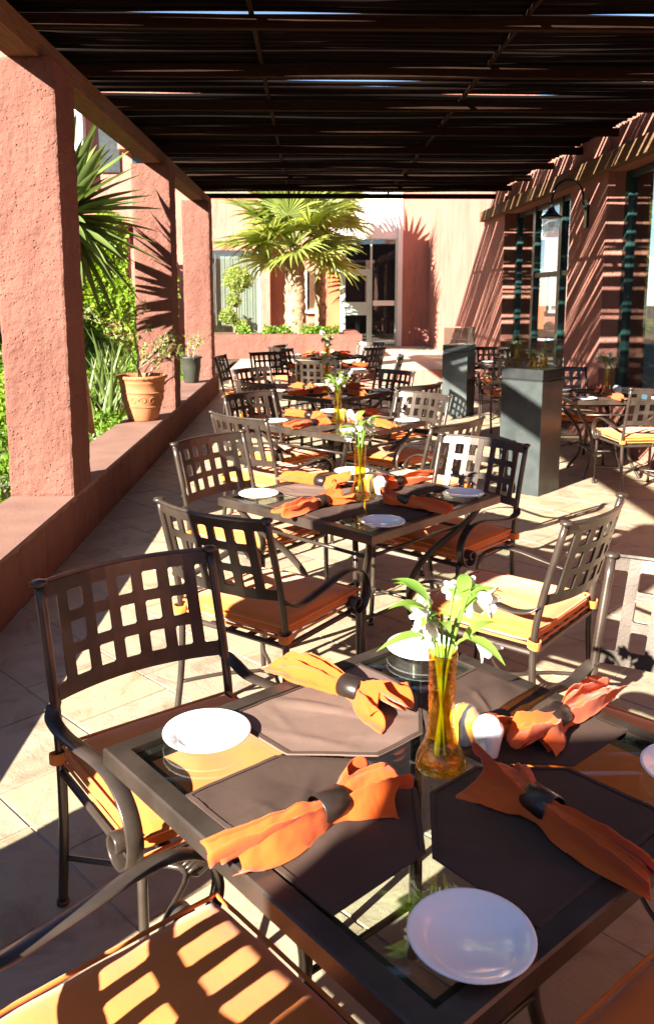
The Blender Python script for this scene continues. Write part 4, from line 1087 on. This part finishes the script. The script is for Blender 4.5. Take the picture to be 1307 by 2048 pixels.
def lay_table(cx, cy, rot, tname, side_names, corner_names, seed, settings=(0, 1, 2, 3), vase_off=(0.0, 0.0), fl=0, overrides={}):
    """tname: words that find the table; sides 0..3 = local +y, -x, -y, +x"""
    r_ = random.Random(seed)
    t = TABLE if not table_used[0] else copy_tree(TABLE); table_used[0] = True
    t.location = (cx, cy, 0); t.rotation_euler = (0, 0, rot); t['label'] = 'square glass-topped bronze metal table, ' + tname
    MT = Matrix.Translation((cx, cy, 0)) @ Matrix.Rotation(rot, 4, 'Z')
    zt = TZ - 0.004
    for k in settings:
        ang = R(180) + R(90) * k                          # mat's +y points to the table centre
        mrot = Matrix.Rotation(ang, 4, 'Z')
        p = MT @ mrot @ Vector((r_.uniform(-.012, .012), -0.425 + r_.uniform(-.006, .012), 0))
        mm = MATS[(seed + k) % 4]
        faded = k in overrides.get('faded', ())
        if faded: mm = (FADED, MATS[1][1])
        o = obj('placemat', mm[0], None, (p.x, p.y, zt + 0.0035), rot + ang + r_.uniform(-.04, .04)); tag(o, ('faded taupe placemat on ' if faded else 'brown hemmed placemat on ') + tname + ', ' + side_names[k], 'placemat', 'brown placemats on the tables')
        obj('hem', mm[1], o)
        nx, ny, na_ = overrides.get(('nap', k), (r_.uniform(-.03, .03), -0.27, R(90) + R(180) + r_.uniform(-.25, .25)))
        p = MT @ mrot @ Vector((nx, ny, 0))
        nm = NAPS[(seed * 2 + k) % 6]
        o = obj('napkin', nm[0], None, (p.x, p.y, zt + 0.010), rot + ang + na_); tag(o, 'ringed orange napkin on ' + tname + ', ' + side_names[k], 'napkin', 'ringed orange napkins')
        so = o.modifiers.new('cloth_thickness', 'SOLIDIFY'); so.thickness = 0.0010
        obj('napkin_ring', nm[1], o)
    for k, (px_, py_) in enumerate(((-0.30, 0.366), (-0.30, -0.376), (0.35, -0.36), (0.36, 0.366))):
        p = MT @ Vector((px_ + r_.uniform(-.02, .02), py_ + r_.uniform(-.02, .02), 0))
        if ('plate', k) in overrides: q = overrides[('plate', k)]; p = MT @ Vector((q[0], q[1], 0))
        o = obj('bread_plate', PLATE, None, (p.x, p.y, zt + 0.0135)); tag(o, 'small white china plate on ' + tname + ', ' + corner_names[k], 'plate', 'white bread plates')
        o.location.z = zt + 0.0012
    p = MT @ Vector((vase_off[0], vase_off[1], 0))
    vt = thing('flower_vase', 'slim amber glass vase of white flowers on ' + tname, 'vase', (p.x, p.y, zt + 0.0005), seed * 1.3, 'amber vases on the tables')
    obj('vase', VASE, vt); F = FLOW[fl]
    add_bouquet(F, vt)
    for i, (dx, dy) in enumerate(((0.102, 0.025), (0.100, -0.037))):
        q = MT @ Vector((vase_off[0] + dx, vase_off[1] + dy, 0))
        o = obj('shaker', SHAKER, None, (q.x, q.y, zt + 0.0005), r_.uniform(0, 3))
        o.scale = (1.18, 1.18, 1.18); tag(o, ('white china salt shaker on ' if i else 'white china pepper shaker beside vase on ') + tname + (', beside the vase' if i else ''), 'shaker', 'white shakers')
        obj('holes', HOLES, o)
    return t
GS = ['garden side towards planter', 'garden side away from planter', 'window side away from planter', 'window side towards planter']
CN = ['garden corner', 'corner away from planter', 'window corner', 'corner towards planter']
def tn(k): return ORD[k] + ' table from palm planter'
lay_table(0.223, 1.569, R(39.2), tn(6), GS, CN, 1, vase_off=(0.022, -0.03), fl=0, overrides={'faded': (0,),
    ('plate', 0): (-0.274, 0.366), ('plate', 3): (0.395, 0.372), ('plate', 1): (-0.295, -0.376), ('plate', 2): (0.37, -0.37),
    ('nap', 0): (-0.075, -0.29, R(-80)), ('nap', 1): (0.022, -0.262, R(-92)), ('nap', 2): (0.03, -0.265, R(-98)), ('nap', 3): (-0.095, -0.31, R(-82))})
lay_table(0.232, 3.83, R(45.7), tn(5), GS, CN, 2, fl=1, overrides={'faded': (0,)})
lay_table(0.205, 6.13, R(49), tn(4), GS, CN, 3, fl=2)
lay_table(0.16, 8.07, R(50), tn(3), GS, CN, 4, fl=0)
lay_table(0.23, 10.75, R(3), tn(2), ['planter side', 'garden side', 'side away from planter', 'window side'], ['garden corner towards planter', 'garden corner away from planter', 'window corner away from planter', 'window corner towards planter'], 5, fl=1)
lay_table(0.25, 12.85, R(45), tn(1), GS, CN, 6, fl=2)
lay_table(2.77, 7.80, R(0), 'window-side table behind the near pedestal', ['far side', 'open side', 'near side', 'window side'], ['far open corner', 'near open corner', 'near window corner', 'far window corner'], 7, settings=(0, 2), fl=0)
lay_table(2.74, 11.15, R(0), 'window-side table between the two pedestals', ['far side', 'open side', 'near side', 'window side'], ['far open corner', 'near open corner', 'near window corner', 'far window corner'], 8, settings=(0, 2), fl=1)

def clab(k, side): return 'bronze lattice armchair, orange cushion, ' + tn(k) + ', ' + side
place_chair(-0.518, 2.33, -54.2, clab(6, GS[0]))
place_chair(1.08, 2.215, -135, clab(6, GS[3]))
place_chair(-0.487, 0.94, 40, clab(6, GS[1]))
place_chair(0.876, 0.787, 128, clab(6, GS[2]))
place_chair(-0.361, 2.939, 54.0, clab(5, GS[1]))
place_chair(-0.543, 4.49, -38, clab(5, GS[0]))
place_chair(0.917, 4.389, -133.5, clab(5, GS[3]))
place_chair(1.033, 2.93, 140, clab(5, GS[2]))
place_chair(-0.475, 6.54, -42, clab(4, GS[0]))
place_chair(-0.46, 5.30, 46, clab(4, GS[1]))
place_chair(0.88, 6.48, -138, clab(4, GS[3]))
place_chair(0.90, 5.02, 135, clab(4, GS[2]))
place_chair(-0.60, 8.72, -42, clab(3, GS[0]))
place_chair(-0.48, 7.36, 42, clab(3, GS[1]))
place_chair(0.86, 8.45, -140, clab(3, GS[3]))
place_chair(0.93, 7.10, 128, clab(3, GS[2]))
T5S = ['planter side', 'garden side', 'side away from planter', 'window side']
place_chair(-1.10, 10.4, -8, clab(2, T5S[1])); place_chair(0.10, 9.72, 84, clab(2, T5S[2])); place_chair(1.12, 10.5, 172, clab(2, T5S[3])); place_chair(-0.55, 11.15, -60, clab(2, T5S[0]))
place_chair(-0.45, 12.62, -20, clab(1, GS[0])); place_chair(-0.42, 12.05, 42, clab(1, GS[1])); place_chair(0.95, 12.2, 140, clab(1, GS[2])); place_chair(0.98, 13.45, -135, clab(1, GS[3]))
def wl(s): return 'bronze lattice armchair, orange cushion, ' + s
place_chair(2.86, 6.78, 96, wl('near side of the table behind the near pedestal'))
place_chair(2.62, 8.76, -88, wl('far side of the table behind the near pedestal'))
place_chair(2.46, 10.05, 92, wl('near side of the table between the two pedestals'))
place_chair(2.62, 12.15, -92, wl('far side of the table between the two pedestals'))

# ------------------------------------------------------------------ display pedestals
def pedestal(label, x, y_, rot, s, h, items):
    t = thing('display_pedestal', label, 'pedestal', (x, y_, 0), rot, 'glass-topped display pedestals'); a = s / 2
    MB().box(-a, a, -a, a, 0.0, h - 0.10, 0.004).build('column', M['pedestal'], t)
    MB().box(-a + 0.008, a - 0.008, -a + 0.008, a - 0.008, h - 0.0995, h - 0.088).build('groove', M['pedestal_dark'], t)
    MB().box(-a, a, -a, a, h - 0.0875, h, 0.004).build('cap', M['pedestal_dark'], t)
    b = a - 0.008; z0, z1 = h + 0.0005, h + 0.235
    for k in range(4):
        MB().box(-b + 0.005, b - 0.005, b - 0.005, b, z0, z1).xf(Matrix.Rotation(R(90) * k, 4, 'Z')).build('glass_pane', M['caseglass'], t)
    MB().box(-b, b, -b, b, z1 + 0.0004, z1 + 0.005).build('glass_lid', M['caseglass'], t)
    return t
pedestal('wide grey metal display pedestal with glass case full of white flowers', 1.89, 7.12, R(48), 0.38, 1.06, True)
pedestal('grey metal display pedestal with empty glass case, nearer the terrace step', 2.08, 11.75, R(62), 0.36, 0.98, False)
for k, (dx, dy) in enumerate(((-0.09, -0.06), (0.0, 0.02), (0.09, -0.03), (0.03, -0.10))):
    c, s = math.cos(R(48)), math.sin(R(48)); x = 1.89 + dx * c - dy * s; y_ = 7.12 + dx * s + dy * c
    vt = thing('bud_vase', 'tiny amber bud vase of white flowers inside the glass case', 'vase', (x, y_, 1.0608), k * 1.1, 'bud vases in the display case')
    v = obj('vase', VASE, vt); v.scale = (0.55, 0.55, 0.40); F = FLOW[k % 3]; add_bouquet(F[:4], vt, (0.7, 0.7, 0.42))
